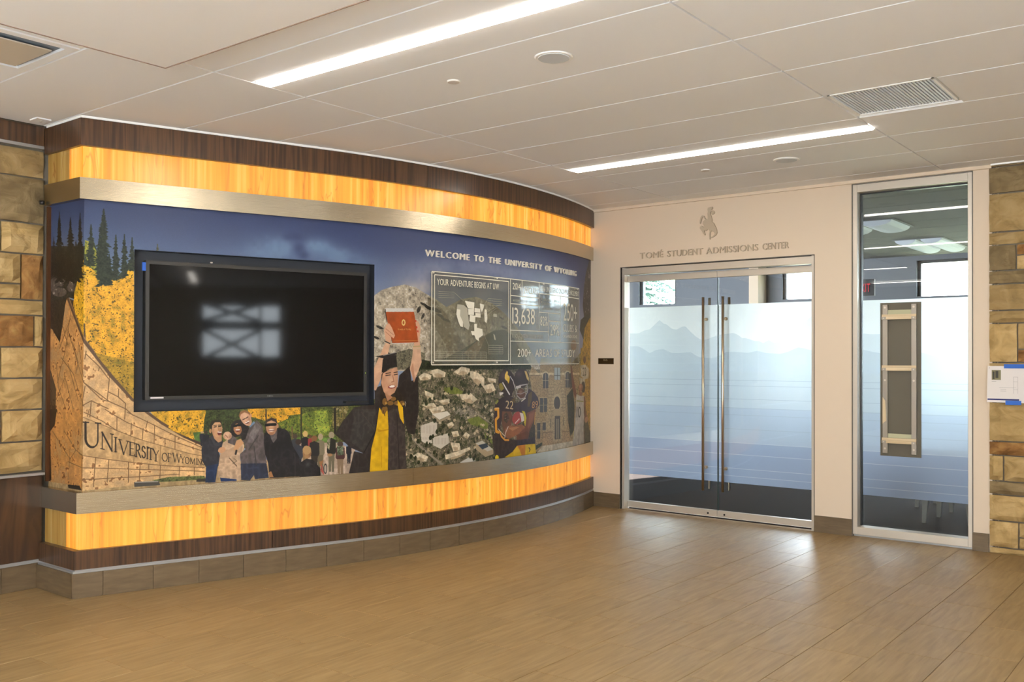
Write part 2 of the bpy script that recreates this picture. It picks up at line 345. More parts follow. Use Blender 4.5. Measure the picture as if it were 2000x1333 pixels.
# wall behind the camera, unseen windows added to light the ceiling, wall on the right with one window
M['far_wall']=simple('lobby_far_wall',(188,178,160),.85,spec=.2)
def wall_holes(name, ax, c0, c1, a0, a1, holes, mat, **kw):
    b=MB(); holes=sorted(holes); cur=a0
    f=(lambda p,q,z0,z1: b.box(c0,c1,p,q,z0,z1)) if ax=='x' else (lambda p,q,z0,z1: b.box(p,q,c0,c1,z0,z1))
    for (p,q,z0,z1) in holes: f(cur,p,0,H+.01); f(p,q,0,z0); f(p,q,z1,H+.01); cur=q
    f(cur,a1,0,H+.01); return b.build(name,mat,kind='structure',**kw)
RW=[(3.42,5.02,1.50,2.70)]; KW=[(-1.6,1.2,.25,2.95),(1.5,4.3,.25,2.95)]
wall_holes('wall_right','x',XR,XR+.25,YK-.3,YD+.2,RW,M['far_wall'])
wall_holes('wall_front','y',YK-.25,YK,XL-.3,XR+.3,KW,M['far_wall'])
for i,(p,q_,z0,z1) in enumerate(KW):
    w=box('window_%d'%(i+4),p,q_,YK-.14,YK-.13,z0,z1,M['glass'],kind='structure')
    b=MB(); b.box(p,q_,YK-.17,YK-.1,z0,z0+.05); b.box(p,q_,YK-.17,YK-.1,z1-.05,z1); b.box(p,p+.05,YK-.17,YK-.1,z0,z1); b.box(q_-.05,q_,YK-.17,YK-.1,z0,z1); b.box((p+q_)/2-.025,(p+q_)/2+.025,YK-.17,YK-.1,z0,z1)
    b.build('window_frame',M['black'],w)
p,q_,z0,z1=RW[0]
l=area('daylight_right',(XR-.02,(RW[0][0]+RW[0][1])/2,(RW[0][2]+RW[0][3])/2),(math.radians(90),0,math.radians(90)),RW[0][1]-RW[0][0],RW[0][3]-RW[0][2],1,DAY); l.data.cycles.is_portal=True
w=box('window_3',XR+.11,XR+.12,p,q_,z0,z1,M['glass'],kind='structure')
b=MB(); b.box(XR+.08,XR+.16,p,q_,2.13,2.32); b.box(XR+.08,XR+.16,p,q_,z0,z0+.05); b.box(XR+.08,XR+.16,p,q_,z1-.05,z1)
for (a0,b0,a1,b1) in [(p,2.32,q_-.4,z1),(p,z1,q_-.4,2.32),(p,z0,q_-.4,2.13),(p,2.13,q_-.4,z0)]: b.cyl((XR+.2,a0,b0),(XR+.2,a1,b1),.045,8)
b.cyl((XR+.2,q_-.4,z0),(XR+.2,q_-.4,z1),.03,8)
b.build('window_frame',M['black'],w)
for i,(p,q_,z0,z1) in enumerate(KW):
    l=area('daylight_%d'%i,((p+q_)/2,YK+.03,(z0+z1)/2),(math.radians(90),0,0),q_-p,z1-z0,1,DAY); l.data.cycles.is_portal=True
# ================================================================== office beyond the glass
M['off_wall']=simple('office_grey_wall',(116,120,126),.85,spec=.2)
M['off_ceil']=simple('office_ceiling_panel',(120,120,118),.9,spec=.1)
M['off_grid']=simple('office_ceiling_grid',(225,228,230),.5)
OW=[(-8.70,-7.95,2.49,2.97),(-6.01,-5.05,2.49,2.97),(-3.92,-2.0,2.46,3.0),(-1.6,.4,2.46,3.0)]
HO=H
b=MB(); cur=-11
for (p,q_,z0,z1) in sorted(OW): 
    b.box(cur,p,YB,YB+.2,0,HO+.01); b.box(p,q_,YB,YB+.2,z1,HO+.01); b.box(p,q_,YB,YB+.2,2.32,z0); b.box(p,q_,YB,YB+.2,0,.8); cur=q_
b.box(cur,3,YB,YB+.2,0,HO+.01); b.build('wall_office_back',M['off_wall'],kind='structure')
box('wall_office_left',-11.2,-11,YD+.1,YB+.2,0,HO+.01,M['off_wall'],kind='structure')
box('wall_office_right',3,3.2,YD+.2,YB+.2,0,HO+.01,M['off_wall'],kind='structure')
oc=box('ceiling_3',-11.2,3.2,YD+.13,YB+.2,HO+.012,HO+.2,M['off_grid'],kind='structure',label='grey panel ceiling of the office')
tro=[(-4.38+.61*0-.0,10.8),(-3.75,13.1)]
TR=[(-4.10,10.55,-2.95,11.37),(-3.85,12.62,-2.65,13.9)]
gx=[-11,-9.22,-6.8,-4.38,-1.96,.46,3]; gy=[YD+.13]+[8.55+.619*k for k in range(0,11)]
for i in range(len(gx)-1):
    for j in range(len(gy)-1):
        ya,yb_=gy[j],min(gy[j+1],YB)
        if yb_-ya<.05: continue
        box('ceiling_panel',gx[i]+.006,gx[i+1]-.006,ya+.006,yb_-.006,HO-.004,HO+.012,M['off_ceil'],oc)
for i,(p,q_,z0,z1) in enumerate(OW):
    w=box('window_%d'%(i+7),p,q_,YB+.1,YB+.11,.8,z1,M['glass'],kind='structure')
    b=MB(); b.box(p,q_,YB+.06,YB+.15,2.32,z0); b.box(p,p+.05,YB+.06,YB+.15,.8,z1); b.box(q_-.05,q_,YB+.06,YB+.15,.8,z1); b.box(p,q_,YB+.06,YB+.15,.8,.85); b.box(p,q_,YB+.06,YB+.15,z1-.04,z1)
    b.build('window_frame',M['black'],w)
    l=area('office_daylight_%d'%i,((p+q_)/2,YB-.02,(.8+z1)/2),(math.radians(-90),0,0),q_-p,z1-.8,1,DAY); l.data.cycles.is_portal=True
# grey column inside the office, seen through the right door leaf
box('trim_4',-6.43,-6.27,YB-.35,YB-.02,0,HO,M['wall'],kind='structure')
# ================================================================== stones
STN=[M['stone_buff'],M['stone_tan'],M['stone_brown'],M['stone_grey']]
def ashlar(parent, f3, rects, base, seed=0):
    """rects (u0,u1,z0,z1,kind); f3(u,depth,z)->world; rough rock face with pillowed edges"""
    rnd=random.Random(seed)
    for (u0,u1,z0,z1,k) in rects:
        w,h=u1-u0,z1-z0; nu=max(3,min(7,int(w/.045)+1)); nz=max(3,min(6,int(h/.045)+1)); V=[];F=[]; off=rnd.random()*50; pr=rnd.uniform(.030,.046)
        for j in range(nz+1):
            for i in range(nu+1):
                a,b_=i/nu,j/nz; e=min(a,1-a)*w; g=min(b_,1-b_)*h; ed=min(1,min(e,g)/.025)
                u=u0+a*w; z=z0+b_*h
                d=base+pr*(.45+.55*ed)+ed*.020*mnoise.noise(Vector((u*9+off,z*11,off)))+ed*.008*mnoise.noise(Vector((u*30,z*30+off,3)))
                if ed==0: u+=rnd.uniform(-.002,.002); z+=rnd.uniform(-.002,.002)
                V.append(f3(u,d,z))
        n1=nu+1
        for j in range(nz):
            for i in range(nu): F.append((j*n1+i,j*n1+i+1,(j+1)*n1+i+1,(j+1)*n1+i))
        rim=[i for i in range(nu+1)]+[j*n1+nu for j in range(1,nz+1)]+[nz*n1+i for i in range(nu-1,-1,-1)]+[j*n1 for j in range(nz-1,0,-1)]
        k0=len(V); 
        for r_ in rim:
            i,j=r_%n1,r_//n1; V.append(f3(u0+w*i/nu,base-.005,z0+h*j/nz))
        m_=len(rim)
        for i in range(m_): F.append((rim[i],k0+i,k0+(i+1)%m_,rim[(i+1)%m_]))
        F.append(tuple(k0+i for i in range(m_)))
        mk('stone',V,F,STN[k],parent,smooth=lambda i:False)
G=.006
def rect(u0,u1,z0,z1,k): return (u0+G,u1-G,z0+G,z1-G,k)
# left wall: y is u, faces +x
wl_=bpy.data.objects['wall_left']
zj=[.77,.970,1.180,1.388,1.594,1.803,1.905,2.208,2.413,2.716,2.905]
L=[rect(2.3,3.005,.765,.970,0)]
L+=[rect(2.739,3.005,.970,1.180,0),rect(2.45,2.739,.970,1.077,2),rect(2.45,2.739,1.077,1.180,0)]
L+=[rect(2.5,3.005,1.180,1.388,0)]
L+=[rect(2.731,3.005,1.388,1.594,0),rect(2.4,2.731,1.388,1.594,0)]
L+=[rect(2.944,3.005,1.594,1.803,0),rect(2.35,2.944,1.594,1.803,2)]
L+=[rect(2.3,3.005,1.803,1.905,0)]
L+=[rect(2.856,3.005,1.905,2.208,2),rect(2.45,2.856,1.905,2.007,0),rect(2.45,2.856,2.007,2.208,0)]
L+=[rect(2.728,3.005,2.208,2.413,0),rect(2.4,2.728,2.313,2.413,0),rect(2.4,2.728,2.208,2.313,2)]
L+=[rect(2.3,3.005,2.413,2.716,3),rect(2.45,3.005,2.716,2.905,1)]
edge={}
for r_ in list(L): pass
rs=random.Random(3)
rows=[(.765,.970,2.3),(.970,1.180,2.45),(1.180,1.388,2.5),(1.388,1.594,2.4),(1.594,1.803,2.35),(1.803,1.905,2.3),(1.905,2.208,2.45),(2.208,2.413,2.4),(2.413,2.716,2.3),(2.716,2.905,2.45)]
for z0,z1,y in rows:
    while y>.3:
        w=rs.uniform(.25,.65); L.append(rect(y-w,y,z0,z1,rs.choice([0,0,0,1,2,3]))); y-=w
ashlar(wl_, lambda u,d,z:(XL-.05+d,u,z), L, 0, 1)
box('wall_left_render', XL-.05, XL-.01, YK, -.4, 0, H, M['far_wall'], kind='structure').name='wall_left_2'
# walnut head, dado, trims on the left wall (outer end out of frame)
t=empty('wood_wall_panel',(XL,1.5,2.93),'dark walnut head board above the left stone wall','wall panel')
for a,b_ in [(.3,1.75),(1.755,2.985)]: box('wood_panel',XL-.04,XL+.0,a,b_,2.932,H-.012,M['walnut'],t)
box('metal_trim',XL-.04,XL+.006,.3,2.985,2.910,2.930,M['alu_trim'],t)
t=empty('wood_wall_panel',(XL,1.5,.45),'dark walnut dado panel below the left stone wall','wall panel')
for a,b_ in [(.3,1.72),(1.724,2.985)]: box('wood_panel',XL-.04,XL,a,b_,.19,.742,M['walnut_flat'],t)
box('ledge',XL-.04,XL+.012,.3,3.0,.744,.760,M['alu_trim'],t)
b=MB(); b.box(XL-.04,XL+.006,.3,2.975,.168,.177); b.box(XL-.04,XL+.003,.3,2.975,.177,.189); b.build('metal_trim',M['alu_trim'],t)
# trims_left base
bl=box('baseboard_left',XL-.045,XL-.012,.3,2.972,0,.165,M['grout'],kind='structure')
for a,b_ in [(.3,.9),(.9,1.51),(1.51,2.12),(2.12,2.73),(2.73,2.96)]: box('base_tile',XL-.012,XL,a+.0015,b_-.0015,.001,.166,M['base'],bl)
# right stone wall: x is u, faces -y
ws=bpy.data.objects['wall_stone']
R=[]
def rr(u0,u1,z0,z1,k): R.append(rect(u0,u1,z0,z1,k))
rr(-1.622,-1.0,3.04,3.062,3); rr(-1.622,-1.0,2.832,3.04,3); rr(-1.622,-1.05,2.528,2.832,1); rr(-1.622,-.95,2.426,2.528,1)
rr(-1.622,-1.425,2.223,2.426,3); rr(-1.425,-1.0,2.338,2.426,2); rr(-1.425,-1.0,2.223,2.338,0); rr(-1.622,-1.1,2.118,2.223,3)
rr(-1.622,-1.05,1.910,2.118,1); rr(-1.622,-.95,1.810,1.910,1); rr(-1.622,-1.417,1.501,1.810,0); rr(-1.417,-1.05,1.604,1.810,0); rr(-1.417,-1.05,1.501,1.604,2)
rr(-1.622,-1.0,1.19,1.501,0); rr(-1.622,-1.05,.882,1.19,0); rr(-1.622,-1.1,.772,.882,2); rr(-1.622,-1.517,.570,.772,0); rr(-1.517,-1.0,.570,.772,0)
rr(-1.622,-1.05,.463,.570,3); rr(-1.622,-.95,.258,.463,0); rr(-1.622,-1.411,.050,.258,0); rr(-1.411,-1.1,.142,.258,0); rr(-1.411,-1.1,.050,.142,0); rr(-1.622,-1.0,-.004,.050,0)
for z0,z1,x in [(2.832,3.062,-1.0),(2.528,2.832,-1.05),(2.426,2.528,-.95),(2.223,2.426,-1.0),(2.118,2.223,-1.1),(1.910,2.118,-1.05),(1.810,1.910,-.95),(1.501,1.810,-1.05),(1.19,1.501,-1.0),(.882,1.19,-1.05),(.772,.882,-1.1),(.570,.772,-1.0),(.463,.570,-1.05),(.258,.463,-.95),(.05,.258,-1.1)]:
    while x<1.2:
        w=rs.uniform(.3,.7); rr(x,x+w,z0,z1,rs.choice([0,0,1,1,2,3])); x+=w
ashlar(ws, lambda u,d,z:(u,YD-d,z), R, 0, 2)
# ================================================================== feature wall bands
def band(name, PS, cuts, z0, z1, th, mat, pname, label, cat, gap=.0012):
    S=PS[1]; cuts=[0]+list(cuts)+[S[-1]]; p,_=on(PS,S[-1]*.5,0),0
    t=empty(name,(p.x,p.y,z0),label,cat)
    for i in range(len(cuts)-1):
        m_=mat(i) if callable(mat) else mat
        strip(pname,PS,cuts[i]+(gap if i else 0),cuts[i+1]-(gap if i<len(cuts)-2 else 0),z0,z1,th,m_,t)
    return t
c=P_BASE[1][1]
bc=[c+1e-3,.658,.967,1.264,1.568,1.872,2.183,2.483,2.8,3.091,3.397,3.685,3.976,4.283,4.57,4.872,5.181,5.49]
bb=strip('baseboard_feature',P_BASE,0,P_BASE[1][-1]-.0,.0,.15,.04,M['grout'],kind='structure'); bb.name='baseboard_back_left'
for s0,s1 in zip([0]+bc,bc+[P_BASE[1][-1]]): strip('base_tile',path(.010,2.951),s0+.0015,s1-.0015,.001,.156,.012,M['base'],bb)
tr=empty('base_trim',(-5.1,5.6,.156),'double-stepped pale metal trim along the top of the curved tile base','trim')
strip('metal_trim',P_BASE,0,P_BASE[1][-1]-.002,.156,.168,.05,M['alu_trim'],tr); strip('metal_trim',path(-.008,2.974),0,P_BASE[1][-1]-.002,.168,.178,.04,M['alu_trim'],tr)
band('lower_walnut_band',P_WOODL,[1.76,3.1,4.37],.178,.298,.12,M['walnut'],'wood_panel','curved dark walnut band beneath the lower glowing onyx band','wall panel')
DULL=.285
band('lower_onyx_band',P_ON,[DULL,.4455,.57,1.382,2.608,3.4,4.2,5.2],.290,.531,.03,lambda i:M['onyx_dull'] if i==0 else M['onyx'],'onyx_panel','lower glowing band of backlit amber onyx above the dark skirting','light panel',.0006)
band('lower_steel_band',P_STL,[2.9],.531,.665,.11,M['steel'],'steel_panel','lower brushed steel band directly under the photo mural','metal band')
band('upper_steel_band',P_STU,[2.96],2.537,2.674,.11,M['steel'],'steel_panel','upper brushed steel band directly above the photo mural','metal band')
band('upper_onyx_band',P_ONU,[DULL,.4535,.576,2.013,2.755,3.5,4.4,5.2],2.672,2.881,.03,lambda i:M['onyx_dull'] if i==0 else M['onyx'],'onyx_panel','upper glowing band of backlit amber onyx below the walnut fascia','light panel',.0006)
band('upper_walnut_fascia',P_WU,[1.70,3.02,4.43],2.878,H-.02,.12,M['walnut'],'wood_panel','curved dark walnut fascia between the ceiling and the upper onyx band','wall panel')
cyl('steel_rod_end',(XL+.012,2.955,2.552),(XL+.03,2.975,2.552),.014,M['black'],n=10).name='cable_grommet'
setp(bpy.data.objects['cable_grommet'],'small black cable end at the left tip of upper steel band','cable')
t=box('mural_edge_trim',XL,XL+.018,3.005,3.03,.70,2.53,simple('bronze_edge',(92,58,34),.4,.6)); setp(t,'thin bronze strip closing the left edge of the photo mural','trim')
# ================================================================== doors in the glass wall (opening x -5.022..-3.030, top 2.446)
YG=YD+.105
M['reveal']=simple('painted_reveal_shadow',(96,88,78),.6)  # strips coloured dark to stand for the shadow gap round the openings
for n_,q_ in ((11,(-2.699,-2.691,YD-.004,YD+.1,0,3.036)),(12,(-1.746,-1.738,YD-.004,YD+.1,0,3.036)),(13,(-2.699,-1.738,YD-.004,YD+.1,3.028,3.036))): box('trim_%d'%n_,*q_,M['reveal'],kind='structure')
b=MB()
for a in [(-5.022,-4.992,YD+.02,YD+.12,0,2.446),(-3.060,-3.030,YD+.02,YD+.12,0,2.446),(-4.992,-3.060,YD+.02,YD+.12,2.376,2.440)]: b.box(*a)
b.build('door_frame',M['alu']).name='trim_4b'; o=bpy.data.objects['trim_4b']; o.name='trim_5'; o['kind']='structure'
box('trim_6',-5.028,-5.022,YD-.004,YD+.1,0,2.452,M['reveal'],kind='structure'); box('trim_7',-3.030,-3.024,YD-.004,YD+.1,0,2.452,M['reveal'],kind='structure'); box('trim_8',-5.028,-3.024,YD-.004,YD+.1,2.446,2.452,M['reveal'],kind='structure')
FROST=.13
R1=[(-4.96,1.78),(-4.88,1.78),(-4.81,1.81),(-4.75,1.82),(-4.69,1.87),(-4.64,1.91),(-4.59,1.87),(-4.57,1.87),(-4.5,1.82),(-4.45,1.81),(-4.39,1.84),(-4.35,1.84),(-4.3,1.79),(-4.24,1.74),(-4.17,1.7),(-4.13,1.71),(-4.07,1.73),(-4.0,1.75),(-3.93,1.76),(-3.85,1.77),(-3.8,1.75),(-3.76,1.72),(-3.72,1.72),(-3.63,1.69),(-3.59,1.69),(-3.55,1.67),(-3.5,1.7),(-3.44,1.67),(-3.37,1.7),(-3.33,1.71),(-3.27,1.77),(-3.16,1.86),(-3.09,1.91),(-3.03,1.88),(-2.9,1.80),(-2.72,1.755),(-2.65,1.75),(-2.58,1.74),(-2.48,1.74),(-2.42,1.73),(-2.36,1.71),(-2.31,1.7),(-2.26,1.71),(-2.23,1.73),(-2.18,1.77),(-2.12,1.73),(-2.05,1.7),(-2.01,1.7),(-1.98,1.69),(-1.91,1.72),(-1.81,1.77),(-1.75,1.71)]
R2=[(-4.96,1.65),(-4.89,1.65),(-4.84,1.63),(-4.75,1.58),(-4.68,1.61),(-4.6,1.62),(-4.5,1.58),(-4.4,1.58),(-4.3,1.59),(-4.21,1.54),(-4.07,1.53),(-4.0,1.55),(-3.92,1.59),(-3.82,1.59),(-3.7,1.58),(-3.61,1.6),(-3.53,1.58),(-3.39,1.57),(-3.31,1.59),(-3.22,1.63),(-3.16,1.62),(-3.05,1.59),(-2.8,1.60),(-2.65,1.61),(-2.57,1.59),(-2.46,1.57),(-2.32,1.55),(-2.23,1.57),(-2.15,1.58),(-2.08,1.56),(-2.0,1.53),(-1.93,1.54),(-1.85,1.56),(-1.75,1.57)]
def film_mat(name, col, trans, diff):
    m_, nt, b_, out = newmat(name); L_=nt.links; nt.nodes.remove(b_)
    t_=N(nt,'ShaderNodeBsdfTranslucent'); t_.inputs[0].default_value=rgb(col); d_=N(nt,'ShaderNodeBsdfDiffuse'); d_.inputs[0].default_value=rgb(col)
    mx=N(nt,'ShaderNodeMixShader'); mx.inputs[0].default_value=diff; L_.new(t_.outputs[0],mx.inputs[1]); L_.new(d_.outputs[0],mx.inputs[2])
    g=N(nt,'ShaderNodeBsdfRefraction'); g.inputs['Roughness'].default_value=.75; g.inputs['IOR'].default_value=1.22; g.inputs['Color'].default_value=rgb(col)
    m3=N(nt,'ShaderNodeMixShader'); m3.inputs[0].default_value=FROST; L_.new(mx.outputs[0],m3.inputs[1]); L_.new(g.outputs[0],m3.inputs[2]); L_.new(m3.outputs[0],out.inputs[0]); return m_
M['film1']=film_mat('frosted_film_sky',(254,254,254),0.,.3); M['film2']=film_mat('frosted_film_far_ridge',(228,233,237),0.,.26); M['film3']=film_mat('frosted_film_near_ridge',(208,216,224),0.,.25); M['film4']=film_mat('frosted_film_water',(208,215,221),0.,.22); M['film7']=film_mat('frosted_film_mid_water',(196,205,217),0.,.2); M['film8']=film_mat('frosted_film_deep_water',(176,186,207),0.,.2)
M['film5']=film_mat('film_line_dark',(186,194,204),0.,.22); M['film6']=film_mat('film_line_pale',(214,218,224),0.,.3)
CUTZ=[1.321,1.269,1.144,1.06,.994,.861,.73,.62,.487,.415]
def film(name,x0,x1,y,parent,z0=.348,z1=2.043):
    xs=sorted({x0,x1}|{p[0] for p in R1+R2 if x0<p[0]<x1}); i1=lambda x:np.interp(x,[p[0] for p in R1],[p[1] for p in R1]); i2=lambda x:np.interp(x,[p[0] for p in R2],[p[1] for p in R2])
    V=[];F=[];mi=[]
    def q(a,b_,za0,za1,zb0,zb1,k): n=len(V); V.extend([(a,y,za0),(b_,y,zb0),(b_,y,zb1),(a,y,za1)]); F.append((n,n+1,n+2,n+3)); mi.append(k)
    for a,b_ in zip(xs[:-1],xs[1:]):
        q(a,b_,i1(a),z1,i1(b_),z1,0); q(a,b_,i2(a),i1(a),i2(b_),i1(b_),1)
        top=1.40; q(a,b_,top,i2(a),top,i2(b_),2)
    zc=[1.40]+CUTZ+[z0]
    for t_,u_ in zip(zc[:-1],zc[1:]): q(x0,x1,u_+.0025*(u_!=z0),t_-.0025*(t_!=1.40),u_+.0025*(u_!=z0),t_-.0025*(t_!=1.40),3 if u_>1.0 else 6 if u_>.7 else 7)
    for c_ in CUTZ: q(x0,x1,c_-.0025,c_+.0025,c_-.0025,c_+.0025,4 if c_>.8 else 5)
    return mk(name,V,F,[M['film1'],M['film2'],M['film3'],M['film4'],M['film5'],M['film6'],M['film7'],M['film8']],parent,mi=mi)
def leaf(n,x0,x1,hx,lockx,label):
    t=empty('door_%d'%n,((x0+x1)/2,YG,0),label,kind='structure')
    box('top_rail',x0,x1,YG-.022,YG+.022,2.304,2.366,M['alu'],t,bev=.002)
    r=box('bottom_rail',x0,x1,YG-.022,YG+.022,.012,.074,M['alu'],t,bev=.002)
    cyl('lock',(lockx,YG-.03,.043),(lockx,YG-.02,.043),.017,M['alu'],r,n=16); cyl('lock',(lockx,YG-.034,.043),(lockx,YG-.029,.043),.009,M['dark'],r,n=12)
    g=box('glass_pane',x0+.001,x1-.001,YG-.006,YG+.006,.074,2.304,M['glass'],t)
    film('frosted_film',x0+.004 if n==1 else x0+.001,x1-.001 if n==1 else x1-.004,YG+.0075,g)
    e_=x1 if n==1 else x0; box('edge_seal',min(e_,e_+(-.003 if n==1 else .003)),max(e_,e_+(-.003 if n==1 else .003)),YG-.007,YG+.009,.074,2.304,simple('green_glass_edge',(40,56,52),.3),g)
    for k,(y0,nm) in enumerate([(YG-.068,'pull_handle'),(YG+.068,'pull_handle')]):
        h_=cyl(nm,(hx,y0,.262),(hx,y0,2.115),.0125,M['steelbar'],t,n=16)
        for z_ in (1.905,.478):
            a,b_=(y0+.008,YG-.006) if k==0 else (YG+.006,y0-.008)
            cyl('standoff',(hx,a,z_),(hx,b_,z_),.008,M['steelbar'],h_,n=10)
            cyl('standoff',(hx,a if k==1 else b_-.006,z_),(hx,a+.006 if k==1 else b_,z_),.016,M['steelbar'],h_,n=14)
M['steelbar']=simple('satin_steel_bar',(196,178,152),.28,1.0)
leaf(1,-4.990,-4.0015,-4.125,-4.091,'left leaf of the double glass door with frosted mountain film')
leaf(2,-3.9985,-3.062,-3.920,-3.921,'right leaf of the double glass door with frosted mountain film')
# ================================================================== side light window (opening x -2.693..-1.744)
w=empty('window_1',(-2.22,YG,0),'tall glazed side light with frosted mountain film right of the doors',kind='structure')
for a in [(-2.693,-2.655,0,3.03),(-1.778,-1.744,0,3.03)]: box('window_frame',a[0],a[1],YD+.005,YD+.12,a[2]+.018,a[3],M['alu'],w,bev=.002)
box('window_frame',-2.655,-1.778,YD+.005,YD+.12,2.962,3.03,M['alu'],w,bev=.002); box('window_frame',-2.655,-1.778,YD+.005,YD+.12,.018,.084,M['alu'],w,bev=.002)
box('window_frame',-2.693,-1.744,YD+.03,YD+.12,0,.018,M['alu_trim'],w)
g=box('glass_pane',-2.657,-1.776,YG-.006,YG+.006,.082,2.964,M['glass'],w); film('frosted_film',-2.640,-1.780,YG+.0075,g,.348,2.034)
b=MB(); b.box(-2.655,-2.643,YG-.02,YG+.02,.084,2.962); b.box(-2.655,-1.778,YG-.02,YG+.02,2.95,2.962); b.build('gasket',M['black'],w)
# baseboards of the door wall
for n,(x0,x1) in enumerate([(-5.345,-5.030),(-3.022,-2.697),(-1.740,-1.622)]):
    o=box('baseboard_back_%d'%(n+1),x0,x1,YD-.012,YD+.001,.0,.144,M['grout'],kind='structure'); box('base_tile',x0,x1-.001,YD-.02,YD-.011,.001,.146,M['base'],o)
# ================================================================== text
def glyphs():
    cache={}
    def g(ch):
        if ch not in cache:
            cu=bpy.data.curves.new('g','FONT'); cu.body=ch; cu.resolution_u=3; o=bpy.data.objects.new('g',cu); COL.objects.link(o)
            me=bpy.data.meshes.new_from_object(o); V=np.array([v.co[:2] for v in me.vertices]) if len(me.vertices) else np.zeros((0,2)); F=[tuple(p.vertices) for p in me.polygons]
            E={}
            for f in F:
                for i in range(len(f)):
                    e=(f[i],f[(i+1)%len(f)]); E[e]=1
            B=[e for e in E if (e[1],e[0]) not in E]
            bpy.data.objects.remove(o); bpy.data.curves.remove(cu); bpy.data.meshes.remove(me); cache[ch]=(V,F,B)
        return cache[ch]
    return g
GL=glyphs()
def layout(txt, u0, u1, z0, z1, track=.14, cap='H', bold=0):
    """fit text to [u0,u1] x cap height [z0,z1]; returns list of (char, verts(u,z), faces, boundary edges)"""
    hh=GL('H')[0][:,1].max(); out=[]; x=0; space=.30
    for ch in txt:
        if ch==' ': x+=space; continue
        V,F,B=GL(ch)
        if not len(V): continue
        W=V.copy(); W[:,0]+=x-V[:,0].min(); x=W[:,0].max()+track; out.append((ch,W,F,B))
    tot=x-track; sx=(u1-u0)/tot; sz=(z1-z0)/hh
    return [(c_,np.c_[u0+V[:,0]*sx,z0+V[:,1]*sz],F,B) for c_,V,F,B in out]
def flat(b, items, f3):
    for c_,V,F,B in items: b.add([f3(u,z,0) for u,z in V],F)
def solid(b, item, f3, th):
    c_,V,F,B=item; n=len(V); v=[f3(u,z,th) for u,z in V]+[f3(u,z,0) for u,z in V]
    b.add(v,[f for f in F]+[(e[1],e[0],e[0]+n,e[1]+n) for e in B]+[tuple(i+n for i in reversed(f)) for f in F])
# letters on the white wall
M['letter_tan']=simple('wall_coloured_letter',(182,164,140),.5,.0)
fw=lambda u,z,d:(u,YD-d,z)
t=empty('door_sign_lettering',(-4.02,YD,2.52),'raised wall-coloured lettering TOMÉ STUDENT ADMISSIONS CENTER above the double door','sign')
for wd_,a,b_ in [('TOM\u00c9',-4.795,-4.473),('STUDENT',-4.420,-4.003),('ADMISSIONS',-3.962,-3.511),('CENTER',-3.479,-3.258)]:
    pass
WPX=[('TOM\u00c9',-4.795,-4.535),('STUDENT',-4.486,-4.105),('ADMISSIONS',-4.070,-3.548),('CENTER',-3.505,-3.257)]
for wd_,a,b_ in WPX:
    for it in layout(wd_,a,b_,2.523,2.582,.12):
        b=MB(); solid(b,it,lambda u,z,d:fw(u,z,d+.0),.016); b.build('letter',M['letter_tan'],t)
# bucking horse and rider emblem
E=[(1035,100),(1050,100),(1052,112),(1042,122),(1058,128),(1065,140),(1062,152),(1048,158),(1042,150),(1050,140),(1040,134),(1034,148),(1040,165),(1048,195),(1046,208),(1060,222),(1068,240),(1076,256),(1082,275),(1084,295),(1074,312),(1058,322),(1042,328),(1040,322),(1056,314),(1068,302),(1062,290),(1050,282),(1044,274),(1038,282),(1034,300),(1034,338),(1028,338),(1026,300),(1030,280),(1026,268),(1012,262),(1008,270),(1000,272),(992,268),(990,280),(998,298),(994,304),(984,294),(976,278),(966,264),(958,252),(958,240),(968,232),(976,236),(984,246),(992,240),(984,228),(978,214),(984,200),(996,190),(988,176),(978,166),(972,176),(966,198),(962,216),(956,214),(958,190),(964,168),(974,156),(986,160),(994,174),(1004,188),(1016,190),(1016,170),(1014,148),(1018,130),(1014,118),(1018,104)]
ex=lambda a:-4.135+(a-957)/(1085-957)*(.181); ez=lambda v:2.969-(v-99)/(338-99)*.309
b=MB(); b.prism([(ex(a),ez(v)) for a,v in E][::-1],lambda u,z,w:(u,YD-w,z),0,.016); o=b.build('bucking_horse_emblem',M['letter_tan']); setp(o,'raised wall-coloured emblem of a rider on a bucking horse above the door lettering','emblem')
# room number plate
t=empty('room_number_plate',(-5.205,YD,1.495),'small dark bronze room plate reading 116 left of the double door','sign')
box('plate',-5.290,-5.106,YD-.008,YD,1.466,1.527,simple('dark_bronze_plate',(62,44,18),.4,.3),t,bev=.001)
b=MB(); flat(b,layout('116',-5.225,-5.175,1.500,1.517,.1),lambda u,z,d:(u,YD-.0086,z)); b.build('numerals',simple('engraved_grey',(150,130,100),.6),t)
